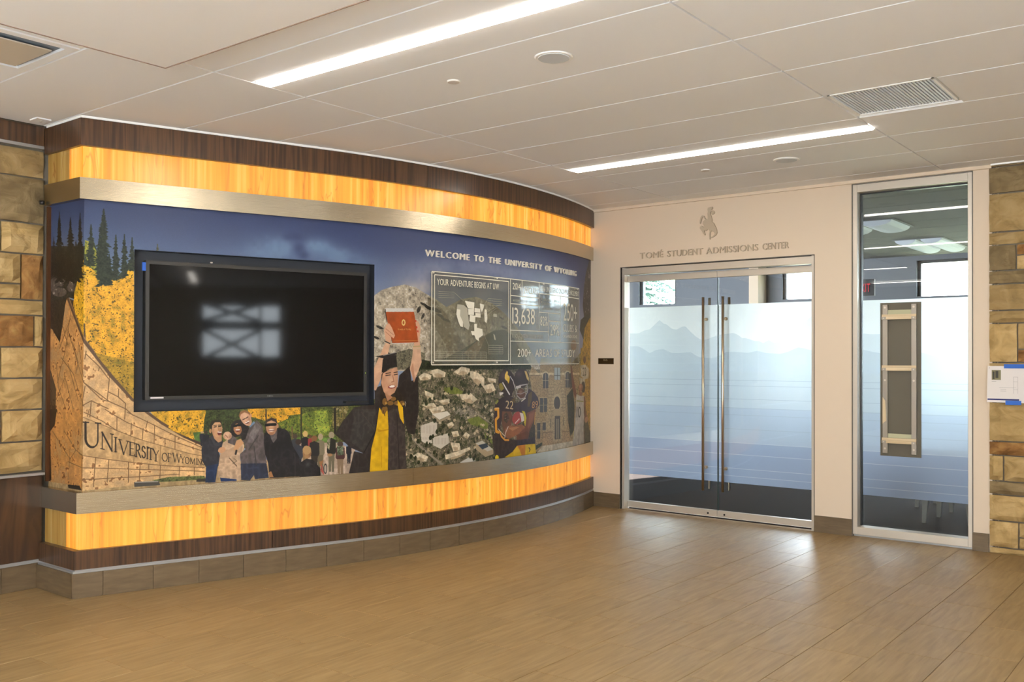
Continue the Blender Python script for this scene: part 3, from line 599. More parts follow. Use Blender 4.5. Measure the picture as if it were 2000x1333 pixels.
# ================================================================== ceiling fittings
def lamp(name,x0,x1,y0,y1,z,label,mat,end=True):
    t=empty(name,((x0+x1)/2,(y0+y1)/2,z),label,'ceiling light','recessed linear ceiling lights')
    box('diffuser',x0,x1,y0+.004,y1-.004,z-.010,z+.006,mat,t); b=MB(); b.box(x0-.006,x1+.006,y0,y0+.004,z-.006,z+.006); b.box(x0-.006,x1+.006,y1-.004,y1,z-.006,z+.006); b.box(x0-.006,x0,y0,y1,z-.006,z+.006); b.box(x1,x1+.006,y0,y1,z-.006,z+.006)
    b.build('housing',M['tgrid'],t)
LB=(H-.003)
lamp('linear_ceiling_light',-4.352,-1.975,*lampsA,LB,'long recessed linear light nearest the camera, running off the top edge',M['lamp'])
lamp('linear_ceiling_light',-4.352,-1.972,*lampsB,LB,'recessed linear light in front of the door wall',M['lamp'])
for x0,x1,y,z in [(-6.1,-4.44,.18,H-.008),(-3.9,-1.5,.18,H-.075),(-6.0,-4.44,-2.91,H-.008),(-3.9,-1.5,-2.91,H-.075),(1.5,3.9,.18,H-.075),(1.5,3.9,-2.91,H-.075),(1.5,3.9,3.27,LB),(1.5,3.9,6.36,LB),(5.5,7.9,3.27,LB),(5.5,7.9,-2.9,H-.075)]:
    lamp('linear_ceiling_light',x0,x1,y-.053,y+.053,z,'linear lobby light outside the view, %s row %s'%({3.27:'nearest',6.36:'farthest',.18:'third',-2.91:'rear',-2.9:'rear'}[y],'by the left wall' if x0<-4 else 'above the middle' if x0<1 else 'at the right' if x0<4 else 'at the far right'),M['lamp'])
def disc(name,x,y,r,label,cat,grille):
    t=empty(name,(x,y,H-.004),label,cat)
    cyl('rim',(x,y,H-.004),(x,y,H-.010),r,M['tgrid'],t,n=32,r1=r*.93)
    cyl('grille' if grille else 'cap',(x,y,H-.008),(x,y,H-.013),r*(.80 if grille else .86),simple(name+'_grey',(205,208,210) if grille else (214,204,196),.7),t,n=32)
disc('ceiling_speaker',-2.788,3.890,.100,'round white ceiling speaker just beyond the nearest linear light','speaker',True)
disc('ceiling_speaker',-2.809,7.004,.100,'round white ceiling speaker just before the door wall','speaker',True)
disc('sprinkler_cover',-3.470,3.889,.037,'small round sprinkler cover left of the nearer ceiling speaker','sprinkler')if False else disc('sprinkler_cover',-3.470,3.889,.037,'small round sprinkler cover left of the nearer ceiling speaker','sprinkler cover',False)
disc('sprinkler_cover',-3.483,6.984,.037,'small round sprinkler cover left of the farther ceiling speaker','sprinkler cover',False)
# return grille
t=empty('return_air_grille',(-1.645,5.72,H),'grey slatted square air grille in the ceiling above the side light','air vent')
x0,x1,y0,y1=-1.935,-1.350,5.436,6.000
b=MB(); b.box(x0,x1,y0,y0+.014,H-.008,H+.01); b.box(x0,x1,y1-.014,y1,H-.008,H+.01); b.box(x0,x0+.014,y0,y1,H-.008,H+.01); b.box(x1-.014,x1,y0,y1,H-.008,H+.01); b.build('frame',M['tgrid'],t)
b=MB(); n=30
for i in range(n): x=x0+.02+i*(x1-x0-.04)/(n-1); b.box(x-.0055,x+.0055,y0+.014,y1-.014,H-.004,H+.006)
b.build('slats',simple('grille_grey',(222,228,236),.5),t,kind='stuff'); box('backing',x0+.01,x1-.01,y0+.01,y1-.01,H+.008,H+.012,simple('grille_backing',(160,166,174),.8),t)
# square supply diffuser, partly in frame
t=empty('square_air_diffuser',(-4.89,2.05,H),'square plaque air diffuser in the ceiling, cut by the left edge of view','air vent')
x0,x1,y0,y1=-5.2,-4.59,1.75,2.345
b=MB(); b.box(x0,x1,y1-.05,y1,H-.006,H+.01); b.box(x0,x1,y0,y0+.05,H-.006,H+.01); b.box(x0,x0+.05,y0+.05,y1-.05,H-.006,H+.01); b.box(x1-.05,x1,y0+.05,y1-.05,H-.006,H+.01); b.build('frame',M['ceil'],t)
box('throat',x0+.05,x1-.05,y0+.05,y1-.05,H+.008,H+.012,simple('vent_grey',(120,128,136),.7),t)
box('plaque',x0+.10,x1-.115,y0+.10,y1-.085,H-.012,H-.006,simple('plaque_beige',(196,184,164),.8),t)
t=empty('corner_sprinkler_plate',(-6.16,2.9,H),'small square sensor plate in the ceiling corner above the walnut head board','sensor')
box('plate',-6.20,-6.10,2.84,2.93,H-.012,H-.004,M['ceil'],t); cyl('sensor_tip',(-6.15,2.885,H-.012),(-6.15,2.885,H-.02),.01,M['alu'],t,n=12)
# ================================================================== television in its niche
NS0,NS1,NZ0,NZ1=.760,2.500,1.166,2.237
M['niche']=simple('niche_blue_grey',(40,42,48),.6)
pm=lambda s,z,o=0.:on(P_MU,s,z,o)
t=empty('television_niche',tuple(pm(1.63,NZ0,-.08)),'blue-grey recessed box in the mural that holds the television','niche')
a,b_=pm(NS0,0),pm(NS1,0); ax=(b_-a); ax.z=0; ax.normalize(); nr=Vector((ax.y,-ax.x,0)); 
def tvp(u,z,d): p=a+ax*u+nr*d; return (p.x,p.y,z)
Wn=(b_-a).length; DN=-.085
def tbox(name,u0,u1,z0,z1,d0,d1,mat,par,**kw):
    v=[tvp(u,z,d) for z in (z0,z1) for (u,d) in ((u0,d0),(u1,d0),(u1,d1),(u0,d1))]
    return mk(name,v,[tuple(reversed(f)) for f in BF],mat,par,**kw)
tbox('back_panel',0,Wn,NZ0,NZ1,DN,DN-.01,M['niche'],t)
tbox('reveal',-.012,0,NZ0-.012,NZ1+.012,-.003,DN,M['niche'],t); tbox('reveal',Wn,Wn+.012,NZ0-.012,NZ1+.012,-.003,DN,M['niche'],t)
tbox('reveal',0,Wn,NZ1,NZ1+.012,-.003,DN,M['niche'],t); tbox('reveal',0,Wn,NZ0-.012,NZ0,-.003,DN,M['niche'],t)
tv=empty('television',tvp(Wn/2,1.70,-.02),'large black flat-screen television, switched off, in the mural niche','television')
U0,U1,Z0,Z1=.069,1.672,1.243,2.170; D1=.010; bz=.024
M['bezel']=simple('tv_bezel',(40,37,33),.4); 
def scr():
    m_,nt,b0,out=newmat('tv_screen'); b0.inputs['Base Color'].default_value=rgb((14,12,11)); b0.inputs['Roughness'].default_value=.05; b0.inputs['Specular IOR Level'].default_value=.24; return m_
M['screen']=scr()
tbox('screen',U0+bz,U1-bz,Z0+bz,Z1-bz,D1-.006,D1-.03,M['screen'],tv)
tbox('housing',U0,U1,Z0,Z1,D1-.03,D1-.08,M['black'],tv)
for q in [(U0,U0+bz,Z0,Z1),(U1-bz,U1,Z0,Z1),(U0+bz,U1-bz,Z1-bz,Z1),(U0+bz,U1-bz,Z0,Z0+bz)]: tbox('bezel',*q,D1,D1-.03,M['bezel'],tv)
tbox('label_sticker',U0+.034,U0+.118,Z0+.010,Z0+.020,D1+.0008,D1,simple('white_sticker',(214,206,206),.6),tv,label='narrow white sticker')
b=MB(); flat(b,layout('NEC',(U0+U1)/2+.03,(U0+U1)/2+.07,Z0+.007,Z0+.016,.1),lambda u,z,d:tvp(u,z,D1+.0008)); b.build('maker_mark',simple('maker_grey',(150,150,150),.5),tv)
tbox('power_light',U1-.012,U1-.009,Z0+.165,Z0+.172,D1+.0008,D1,lampmat('green_led',(.6,.9,.1),1.0),tv)
tbox('ceiling_reflector',.5,.515,NZ1-.06,NZ1-.052,-.01,-.02,M['alu'],t).name='screw_head'
o=tbox('blue_painter_tape',U0-.02,U0+.001,2.10,2.155,D1+.001,D1-.02,simple('blue_tape',(36,84,168),.7),None); setp(o,'scrap of blue masking tape on the upper left edge of the television','tape')
o=tbox('black_cable_cover',Wn-.24,Wn-.05,NZ0+.022,NZ0+.034,.02,-.03,M['black'],None); setp(o,'thin black strip lying in the lower right corner of the television niche','strip')
# ================================================================== welcome lettering
M['welcome']=simple('white_letter',(226,216,200),.5)
t=empty('welcome_lettering',tuple(pm(4.1,2.33)),'raised white lettering WELCOME TO THE UNIVERSITY OF WYOMING across the top of mural','sign')
for wd_,s0,s1 in [('WELCOME',2.968,3.441),('TO',3.501,3.614),('THE',3.680,3.836),('UNIVERSITY',3.903,4.482),('OF',4.547,4.661),('WYOMING',4.724,5.247)]:
    for it in layout(wd_,s0,s1,2.337,2.387,.22):
        b=MB(); solid(b,it,lambda u,z,d:tuple(pm(u,z,d+.001)),.014); b.build('letter',M['welcome'],t)
# ================================================================== acrylic information panel
PI=path(-.005,3.0); pp=lambda s,z,o=0.: tuple(on(PI,s,z,o))
t=empty('information_panel',pp(4.19,1.465),'clear grey acrylic panel with a map and campus figures standing off the mural','panel')
def acr():
    m_,nt,b0,out=newmat('frosted_acrylic'); L_=nt.links; nt.nodes.remove(b0)
    tr_=N(nt,'ShaderNodeBsdfTransparent'); tr_.inputs[0].default_value=(.95,.955,.93,1); d_=N(nt,'ShaderNodeBsdfDiffuse'); d_.inputs[0].default_value=rgb((150,148,130)); mx=N(nt,'ShaderNodeMixShader'); mx.inputs[0].default_value=.19
    g=N(nt,'ShaderNodeBsdfGlossy'); g.inputs['Roughness'].default_value=.06; fr=N(nt,'ShaderNodeFresnel'); thin_ior(nt,fr,1.45); m2=N(nt,'ShaderNodeMixShader')
    L_.new(tr_.outputs[0],mx.inputs[1]); L_.new(d_.outputs[0],mx.inputs[2]); L_.new(fr.outputs[0],m2.inputs[0]); L_.new(mx.outputs[0],m2.inputs[1]); L_.new(g.outputs[0],m2.inputs[2]); L_.new(m2.outputs[0],out.inputs[0]); return m_
M['acrylic']=acr(); PZ0,PZ1=1.466,2.222
strip('acrylic_sheet',PI,3.055,5.332,PZ0,PZ1,.006,M['acrylic'],t)
M['ink']=simple('white_ink',(222,216,198),.6); M['ink2']=simple('pale_ink',(168,162,144),.6)
b=MB()
def ln(s0,z0,s1,z1,w=.007,bb=None,off=.0012):
    bb=bb or b; n=max(1,int(abs(s1-s0)/.08)); dx,dz=s1-s0,z1-z0; l=math.hypot(dx,dz); px_,pz_=-dz/l*w/2,dx/l*w/2
    for i in range(n):
        a0,a1=i/n,(i+1)/n; p=(s0+dx*a0,z0+dz*a0); q=(s0+dx*a1,z0+dz*a1)
        bb.add([pp(p[0]+px_,p[1]+pz_,off),pp(p[0]-px_,p[1]-pz_,off),pp(q[0]-px_,q[1]-pz_,off),pp(q[0]+px_,q[1]+pz_,off)],[(0,1,2,3)])
def rct(s0,s1,z0,z1,w=.007): ln(s0,z0,s1,z0,w); ln(s0,z1,s1,z1,w); ln(s0,z0,s0,z1,w); ln(s1,z0,s1,z1,w)
rct(3.062,5.326,1.472,2.216); rct(3.090,3.974,1.504,2.191); ln(4.0,1.472,4.0,2.216)
ln(4.171,2.216,4.171,2.072); ln(4.0,2.072,4.449,2.072); ln(4.0,2.001,4.449,2.001); ln(4.0,1.770,4.625,1.770); ln(4.0,1.675,5.326,1.675)
ln(4.451,2.216,4.451,1.770); ln(4.451,2.115,5.326,2.115); ln(4.451,1.945,4.862,1.945); ln(4.627,1.870,4.862,1.870); ln(4.862,2.115,4.862,1.675); ln(4.627,1.945,4.627,1.675)
b.build('ruled_lines',M['ink'],t,kind='stuff')
big=[('YOUR ADVENTURE BEGINS AT UW',3.116,3.838,2.112,2.162),('2014',4.031,4.148,2.128,2.184),('29/CLASS',4.199,4.429,2.102,2.157),('8,566 UNDERGRAD ON-CAMPUS ENROLLMENT',4.478,5.311,2.138,2.184),('13,638',4.027,4.379,1.829,1.968),('82%',4.474,4.607,1.824,1.909),('29%',4.659,4.838,1.738,1.839),('250+',4.929,5.267,1.885,2.051),('CLUBS &',4.923,5.268,1.781,1.851),('ORGANIZATIONS',4.923,5.268,1.722,1.752),('200+  AREAS OF STUDY',4.107,5.21,1.538,1.608)]
for tx,s0,s1,z0,z1 in big: b=MB(); flat(b,layout(tx,s0,s1,z0,z1,.09),lambda u,z,d:pp(u,z,.0014)); b.build('printed_figure',M['ink'],t)
sm=[('17 NCAA DIVISION I COLLEGE SPORTS',4.028,4.516,1.704,1.738),('40+ DOMESTIC & STUDY ABROAD SITES',4.034,4.429,2.022,2.041),('46% MALE',4.530,4.672,2.050,2.074),('54% FEMALE',4.530,4.680,2.015,2.039),('10% MINORITY',4.530,4.700,1.969,1.992),('16:1',4.74,4.83,2.050,2.074),('STUDENT',4.74,4.845,2.015,2.035),('FACULTY',4.74,4.845,1.969,1.989)]
for tx,s0,s1,z0,z1 in sm: b=MB(); flat(b,layout(tx,s0,s1,z0,z1,.09),lambda u,z,d:pp(u,z,.0014)); b.build('printed_figure',M['ink2'],t)
for tx,s0,z0,z1,w in [('STUDENTS',4.402,1.79,1.965,.022),('RATIO',4.482,1.97,2.075,.026)]:   # reads downwards
    b=MB()
    for c_,V,F,B in layout(tx,0,z1-z0,0,w,.1): b.add([pp(s0+zz,z1-u,.0014) for u,zz in V],F)
    b.build('printed_figure',M['ink2'],t)
ST=[[(3.419,1.998),(3.53,1.989),(3.527,1.934),(3.453,1.938)],[(3.456,1.934),(3.526,1.934),(3.524,1.884),(3.459,1.884)],[(3.477,1.883),(3.542,1.879),(3.539,1.821),(3.471,1.83)],[(3.329,1.926),(3.368,1.922),(3.365,1.873),(3.399,1.821),(3.397,1.781),(3.368,1.786),(3.346,1.823),(3.323,1.884)],[(3.53,1.812),(3.56,1.811),(3.56,1.78),(3.627,1.769),(3.636,1.719),(3.585,1.693),(3.585,1.668),(3.549,1.684),(3.531,1.717),(3.507,1.716),(3.489,1.751),(3.53,1.75)],[(3.533,1.943),(3.602,1.94),(3.602,1.906),(3.53,1.908)],[(3.542,1.902),(3.605,1.901),(3.605,1.865),(3.542,1.867)],[(3.596,1.984),(3.651,1.975),(3.639,1.941),(3.621,1.911),(3.602,1.944)],[(3.655,1.938),(3.68,1.935),(3.69,1.863),(3.677,1.821),(3.656,1.837),(3.652,1.896)]]
SD=[[(3.334,1.966),(3.407,1.961),(3.453,1.934),(3.448,1.909),(3.329,1.926)],[(3.368,1.922),(3.451,1.909),(3.465,1.831),(3.477,1.798),(3.46,1.757),(3.408,1.784),(3.399,1.821),(3.365,1.873)],[(3.767,1.734),(3.787,1.722),(3.8,1.679),(3.78,1.683)],[(3.766,1.904),(3.812,1.902),(3.815,1.876),(3.767,1.879)]]
for nm,ss,mt in (('state_map',ST,M['ink']),('state_map',SD,M['ink2'])):
  for s_ in ss:
    b=MB(); b.add([pp(u,z,.0010) for u,z in s_],[tuple(range(len(s_)))])
    o=b.build(nm,mt,t); bm=bmesh.new(); bm.from_mesh(o.data); bmesh.ops.triangulate(bm,faces=bm.faces[:]); bm.to_mesh(o.data); bm.free()
b=MB()
for q in [(3.30,2.06,3.46,1.96),(3.70,2.03,3.63,1.96),(3.80,1.95,3.66,1.87),(3.56,1.86,3.71,1.63),(3.86,1.99,3.64,1.90)]: ln(*q,w=.002)
for i in range(5): ln(3.10,1.577-.016*i,3.68,1.577-.016*i,w=.0022)
for s_ in (3.10,3.22,3.39,3.46,3.54,3.61,3.68): ln(s_,1.577,s_,1.513,w=.0022)
for i in range(5): ln(3.705,1.634-.018*i,3.895,1.634-.018*i,w=.0022)
for s_ in (3.705,3.85,3.895): ln(s_,1.634,s_,1.562,w=.0022)
for i in range(4): ln(3.13,2.06-.016*i,3.30,2.062-.016*i,w=.0018); ln(3.70,2.03-.018*i,3.88,2.03-.018*i,w=.0022)
b.build('fine_lines',M['ink2'],t,kind='stuff')
for s_ in (3.080,3.816,4.535,5.29):
    for z_ in (2.208,1.490):
        if s_ in(4.535,5.29) and z_<2: continue
        p=Vector(pp(s_,z_,.004)); q=Vector(pp(s_,z_,-.03)); cyl('standoff_bolt',p,q,.007,M['alu'],t,n=10)
# ================================================================== sign back on the side light
t=empty('sign_mounting_frame',(-2.315,YG-.01,.70),'ladder-like wood and steel mounting frame on a dark backing fixed to the side light','sign frame')
box('backing_panel',-2.488,-2.156,YG-.012,YG-.0065,.700,2.006,simple('olive_brown_backing',(88,80,64),.6),t)
M['galv']=simple('galvanised_rail',(168,160,150),.33,.9); M['pine']=grain('raw_pine_batten',[(.3,(190,166,130)),(.5,(212,190,154)),(.7,(224,206,174))],(3,40,40),.7,.1,.05); M['plyt']=simple('pine_offcut',(206,184,148),.7)
Y1=YG-.012
for x0,x1 in [(-2.463,-2.422),(-2.229,-2.189)]:
    r=box('side_rail',x0,x1,Y1-.022,Y1,.726,1.989,M['galv'],t,bev=.001)
    for z_ in (.765,1.965,1.345): cyl('screw',((x0+x1)/2,Y1-.022,z_),((x0+x1)/2,Y1-.026,z_),.009,M['alu'],r,n=10)
for z0,z1 in [(1.862,1.905),(1.428,1.472),(.812,.857)]:
    box('cross_batten',-2.465,-2.187,Y1-.042,Y1-.022,z0,(z0+z1)/2+.004,M['pine'],t,bev=.001); box('cross_batten',-2.465,-2.187,Y1-.036,Y1-.022,(z0+z1)/2+.005,z1,M['plyt'],t)
    for x_ in (-2.447,-2.205):
        b=MB(); b.box(x_-.018,x_+.018,Y1-.044,Y1-.042,z0,z0+.022); b.build('corner_bracket',M['galv'],t)
        cyl('screw',(x_,Y1-.048,z0+.011),(x_,Y1-.044,z0+.011),.006,M['alu'],t,n=8)
for z0,z1 in [(1.905,1.943),(.857,.892)]: box('spacer_board',-2.425,-2.225,Y1-.012,Y1-.001,z0,z1,simple('pale_green_board',(178,174,140),.7),t)
mk('pine_offcut',[(-2.462,Y1-.026,1.20),(-2.44,Y1-.026,1.17),(-2.432,Y1-.026,1.0),(-2.462,Y1-.026,.975),(-2.462,Y1-.022,1.20),(-2.44,Y1-.022,1.17),(-2.432,Y1-.022,1.0),(-2.462,Y1-.022,.975)],[(3,2,1,0),(4,5,6,7),(0,1,5,4),(1,2,6,5),(2,3,7,6),(3,0,4,7)],M['plyt'],t)
# ================================================================== drawing sheet taped to the stone
t=empty('drawing_sheet',(-1.43,YD-.06,1.19),'white drawing sheet with small photo taped on the right stone wall','paper')
YP=YD-.058
mk('sheet',[(-1.628,YP,1.190),(-1.19,YP,1.186),(-1.19,YP,1.470),(-1.621,YP,1.474),(-1.628,YP+.001,1.190),(-1.19,YP+.001,1.186),(-1.19,YP+.001,1.470),(-1.621,YP+.001,1.474)],[(0,1,2,3),(7,6,5,4),(0,4,5,1),(2,6,7,3),(1,5,6,2),(3,7,4,0)],simple('paper_white',(222,214,208),.8),t)
b=MB(); b.box(-1.622,-1.40,YP-.001,YP-.0004,1.206,1.218); b.build('title_bar',simple('navy_ink',(30,36,96),.7),t)
b=MB(); b.box(-1.592,-1.527,YP-.001,YP-.0004,1.365,1.442); o=b.build('photo_print',simple('photo_olive',(120,112,78),.7),t)
b=MB(); b.box(-1.585,-1.572,YP-.0014,YP-.001,1.37,1.43); b.box(-1.565,-1.545,YP-.0014,YP-.001,1.38,1.435); b.build('photo_detail',simple('photo_dark',(58,54,44),.7),t)
b=MB()
for a in [(-1.61,1.455,-1.606,1.462),(-1.592,1.352,-1.56,1.354),(-1.54,1.305,-1.42,1.3065),(-1.53,1.29,-1.49,1.292),(-1.53,1.278,-1.49,1.28),(-1.44,1.26,-1.4385,1.39),(-1.41,1.26,-1.4085,1.39),(-1.44,1.388,-1.408,1.39),(-1.44,1.352,-1.408,1.3535),(-1.44,1.29,-1.408,1.2915),(-1.36,1.24,-1.22,1.242),(-1.36,1.40,-1.22,1.402),(-1.36,1.24,-1.358,1.402),(-1.22,1.24,-1.218,1.402)]: b.box(a[0],a[2],YP-.001,YP-.0004,a[1],a[3])
b.build('line_drawing',simple('grey_ink',(150,144,140),.7),t)
M['tape']=simple('blue_masking_tape',(38,92,176),.7)
for q,lb in [((-1.505,-1.30,1.456,1.488),'strip of blue masking tape holding the top edge of the drawing sheet'),((-1.495,-1.385,1.172,1.205),'strip of blue masking tape holding the bottom edge of the drawing sheet')]:
    o=box('masking_tape',q[0],q[1],YP-.003,YP-.0015,q[2],q[3],M['tape']); setp(o,lb,'tape')
# ================================================================== things in the office
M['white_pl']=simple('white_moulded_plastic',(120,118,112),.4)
def chair(pts,lab,seat_z=.45):
    c_=Vector((sum(p[0] for p in pts)/4,sum(p[1] for p in pts)/4,0)); t=empty('dining_chair',tuple(c_),lab,'chair')
    for (x,y) in pts:
        tx=x+(c_.x-x)*.12; ty=y+(c_.y-y)*.12; b=MB(); v=[]
        for (X,Y,Z,w) in ((x,y,0,.017),(tx,ty,seat_z-.02,.034)): v+=[(X-w,Y-w,Z),(X+w,Y-w,Z),(X+w,Y+w,Z),(X-w,Y+w,Z)]
        b.add(v,BF); b.build('leg',M['white_pl'],t)
    x0=min(p[0] for p in pts)-.02; x1=max(p[0] for p in pts)+.02; y0=min(p[1] for p in pts)-.02; y1=max(p[1] for p in pts)+.02
    box('seat',x0,x1,y0,y1,seat_z-.02,seat_z+.01,M['white_pl'],t,bev=.01); box('backrest',x0+.01,x1-.01,y0,y0+.03,seat_z+.0,seat_z+.36,M['white_pl'],t,bev=.01)
chair([(-2.39,9.27),(-2.005,9.32),(-2.36,9.68),(-1.97,9.73)],'white moulded chair behind the side light glass, its tapered legs showing below the film')
chair([(-2.70,10.2),(-2.34,10.08),(-2.62,10.58),(-2.26,10.46)],'white moulded chair farther back in the office behind the side light')
t=empty('office_exit_sign',(-3.36,10.5,2.32),'red illuminated EXIT sign hanging in the office behind the side light','exit sign')
b=MB(); flat(b,layout('EXIT',-3.400,-3.262,2.262,2.352,.12),lambda u,z,d:(u,10.495,z)); b.build('letters',lampmat('exit_red',(.75,.05,.08),.55),t)
box('housing',-3.47,-3.22,10.5,10.54,2.22,2.40,simple('exit_housing',(66,70,76),.6),t); cyl('hanger',(-3.35,10.52,2.40),(-3.35,10.52,H-.004),.008,M['black'],t,n=8)
def troffer(x0,x1,y0,y1,lab):
    t=empty('office_troffer',((x0+x1)/2,(y0+y1)/2,H),lab,'ceiling light'); m_=simple('troffer_white',(200,206,216),.6)
    box('tray',x0,x1,y0,y1,H-.012,H-.006,simple('troffer_grey',(120,122,124),.7),t)
    for k in range(2):
        xa=x0+.03+k*(x1-x0)/2; xb=xa+(x1-x0)/2-.06; n=8; v=[];f=[]
        for i in range(n+1): a_=math.pi*i/n; x=(xa+xb)/2-math.cos(a_)*(xb-xa)/2; z=H-.012-math.sin(a_)*.06; v+=[(x,y0+.03,z),(x,y1-.03,z)]
        for i in range(n): f.append((2*i,2*i+1,2*i+3,2*i+2))
        f+=[tuple(range(0,2*n+2,2))[::-1],tuple(range(1,2*n+2,2))]; mk('curved_reflector',v,f,m_,t)
troffer(-3.9,-3.05,10.62,11.40,'unlit curved-reflector troffer in the office ceiling, left one seen through the side light')
troffer(-3.65,-3.02,12.62,13.95,'unlit curved-reflector troffer in the office ceiling, nearer the office windows')
# ================================================================== outdoors
box('ground',-60,60,YB+.3,90,-1.0,-.9,simple('dry_grass',(150,150,120),.9),kind='structure')
t=empty('neighbouring_building',(-6,42,-.9),'pale low building with panelled upper wall outside the office window','building')
m_=simple('pale_cladding',(196,204,214),.8)
box('wall',-14,16,42,50,-.9,5.2,m_,t)
for i in range(10): box('cladding_panel',-14+i*3+.05,-14+i*3+2.95,41.95,42.0,3.4,4.9,m_,t)
box('roof_edge',-14.2,16.2,41.8,50.2,5.2,5.5,simple('roof_edge_grey',(170,176,184),.8),t)
def spruce(x,y,h,lab):
    t=empty('spruce_tree',(x,y,-.9),lab,'tree'); cyl('trunk',(x,y,-.9),(x,y,h*.9),.16,simple('bark',(84,66,50),.9),t,n=8,r1=.04)
    V=[];F=[];rn=random.Random(5); n=150
    for i in range(n):
        fz=(i/n)**1.0; z=h*(1-fz)+.2; L_=(.25+fz*2.3)*rn.uniform(.75,1.1); a_=i*2.399; cx_,cy_=math.cos(a_),math.sin(a_)
        for k in range(9):
            q=k/9+.05; bx,by,bz_=x+cx_*L_*q,y+cy_*L_*q,z-.28*L_*q*q+.02
            for sd in (-1,1):
                l=.38*(1-q*.55)*rn.uniform(.7,1.2); aa=a_+sd*rn.uniform(.6,1.1); dz=rn.uniform(-.10,.10); nn=len(V); ex_,ey_=math.cos(aa),math.sin(aa)
                V.extend([(bx-ey_*.035,by+ex_*.035,bz_+.04),(bx+ey_*.035,by-ex_*.035,bz_-.05),(bx+ex_*l,by+ey_*l,bz_-.08+dz)]); F.append((nn,nn+1,nn+2))
    mk('foliage',V,F,simple('blue_green_needles',(62,84,72),.9,vary=.4,bscale=3),t)
spruce(-15.15,26,8.0,'blue-green spruce outside the left office window')
# ================================================================== printed photo mural: painted procedurally into an image, in mural millimetres (2.5 mm per pixel)
MW, MH = 2312, 764
_r=np.random.RandomState(11)
def vn(cell,w=MW,h=MH,ax=1.):
    gh,gw=int(h/cell)+3,int(w/(cell*ax))+3; g=_r.rand(gh,gw); y=np.arange(h)/cell; x=np.arange(w)/(cell*ax); yi=y.astype(int); xi=x.astype(int); fy=(y-yi)[:,None]; fx=(x-xi)[None]
    fy=fy*fy*(3-2*fy); fx=fx*fx*(3-2*fx); a=g[yi][:,xi]; b_=g[yi][:,xi+1]; c_=g[yi+1][:,xi]; d_=g[yi+1][:,xi+1]; return (a*(1-fx)+b_*fx)*(1-fy)+(c_*(1-fx)+d_*fx)*fy
N1=_r.rand(MH,MW); N2=vn(2.2); N3=vn(5); N4=vn(12); N5=vn(40); N6=vn(3,ax=3); N7=vn(22,ax=.7)*.65+vn(9,ax=.8)*.35; LEAF=vn(2.6)*.6+vn(4.5)*.4; LF2=vn(3.2)*.5+vn(9)*.5
IMG=np.zeros((MH,MW,3)); zz=2.540-np.arange(MH)/400.; ssx=np.arange(MW)/400.
def hx(c): return np.array([int(c[i:i+2],16)/255. for i in (0,2,4)])
def mixc(a,b,t): t=t[...,None]; return a*(1-t)+b*t
top=mixc(hx('343f60'),hx('38426c'),np.clip(ssx/5,0,1)[None,:]*np.ones((MH,1))); bot=mixc(hx('7c94b0'),hx('9698b0'),np.clip(ssx/5,0,1)[None,:]*np.ones((MH,1)))
IMG[:]=mixc(top,bot,np.clip((2.56-zz)/.62,0,1)[:,None]**1.35*np.ones((1,MW))); IMG*=(.97+.06*N1)[...,None]
def mask(P):
    x=np.array(P[0::2],float); y=np.array(P[1::2],float); x0,x1=int(max(0,x.min()-1)),int(min(MW,x.max()+2)); y0,y1=int(max(0,y.min()-1)),int(min(MH,y.max()+2))
    if x1<=x0 or y1<=y0: return None
    X=np.arange(x0,x1)[None]+.5; Y=np.arange(y0,y1)[:,None]+.5; acc=0
    for oy in (-.25,.25):
        m_=np.zeros((y1-y0,x1-x0),bool)
        for i in range(len(x)):
            ax_,ay,bx,by=x[i],y[i],x[i-1],y[i-1]
            if ay==by: continue
            c_=((ay>Y+oy)!=(by>Y+oy)); xi=(bx-ax_)*(Y+oy-ay)/(by-ay)+ax_; m_^=c_&(X+oy<xi)
        acc=acc+m_*.5
    return (slice(y0,y1),slice(x0,x1)),acc
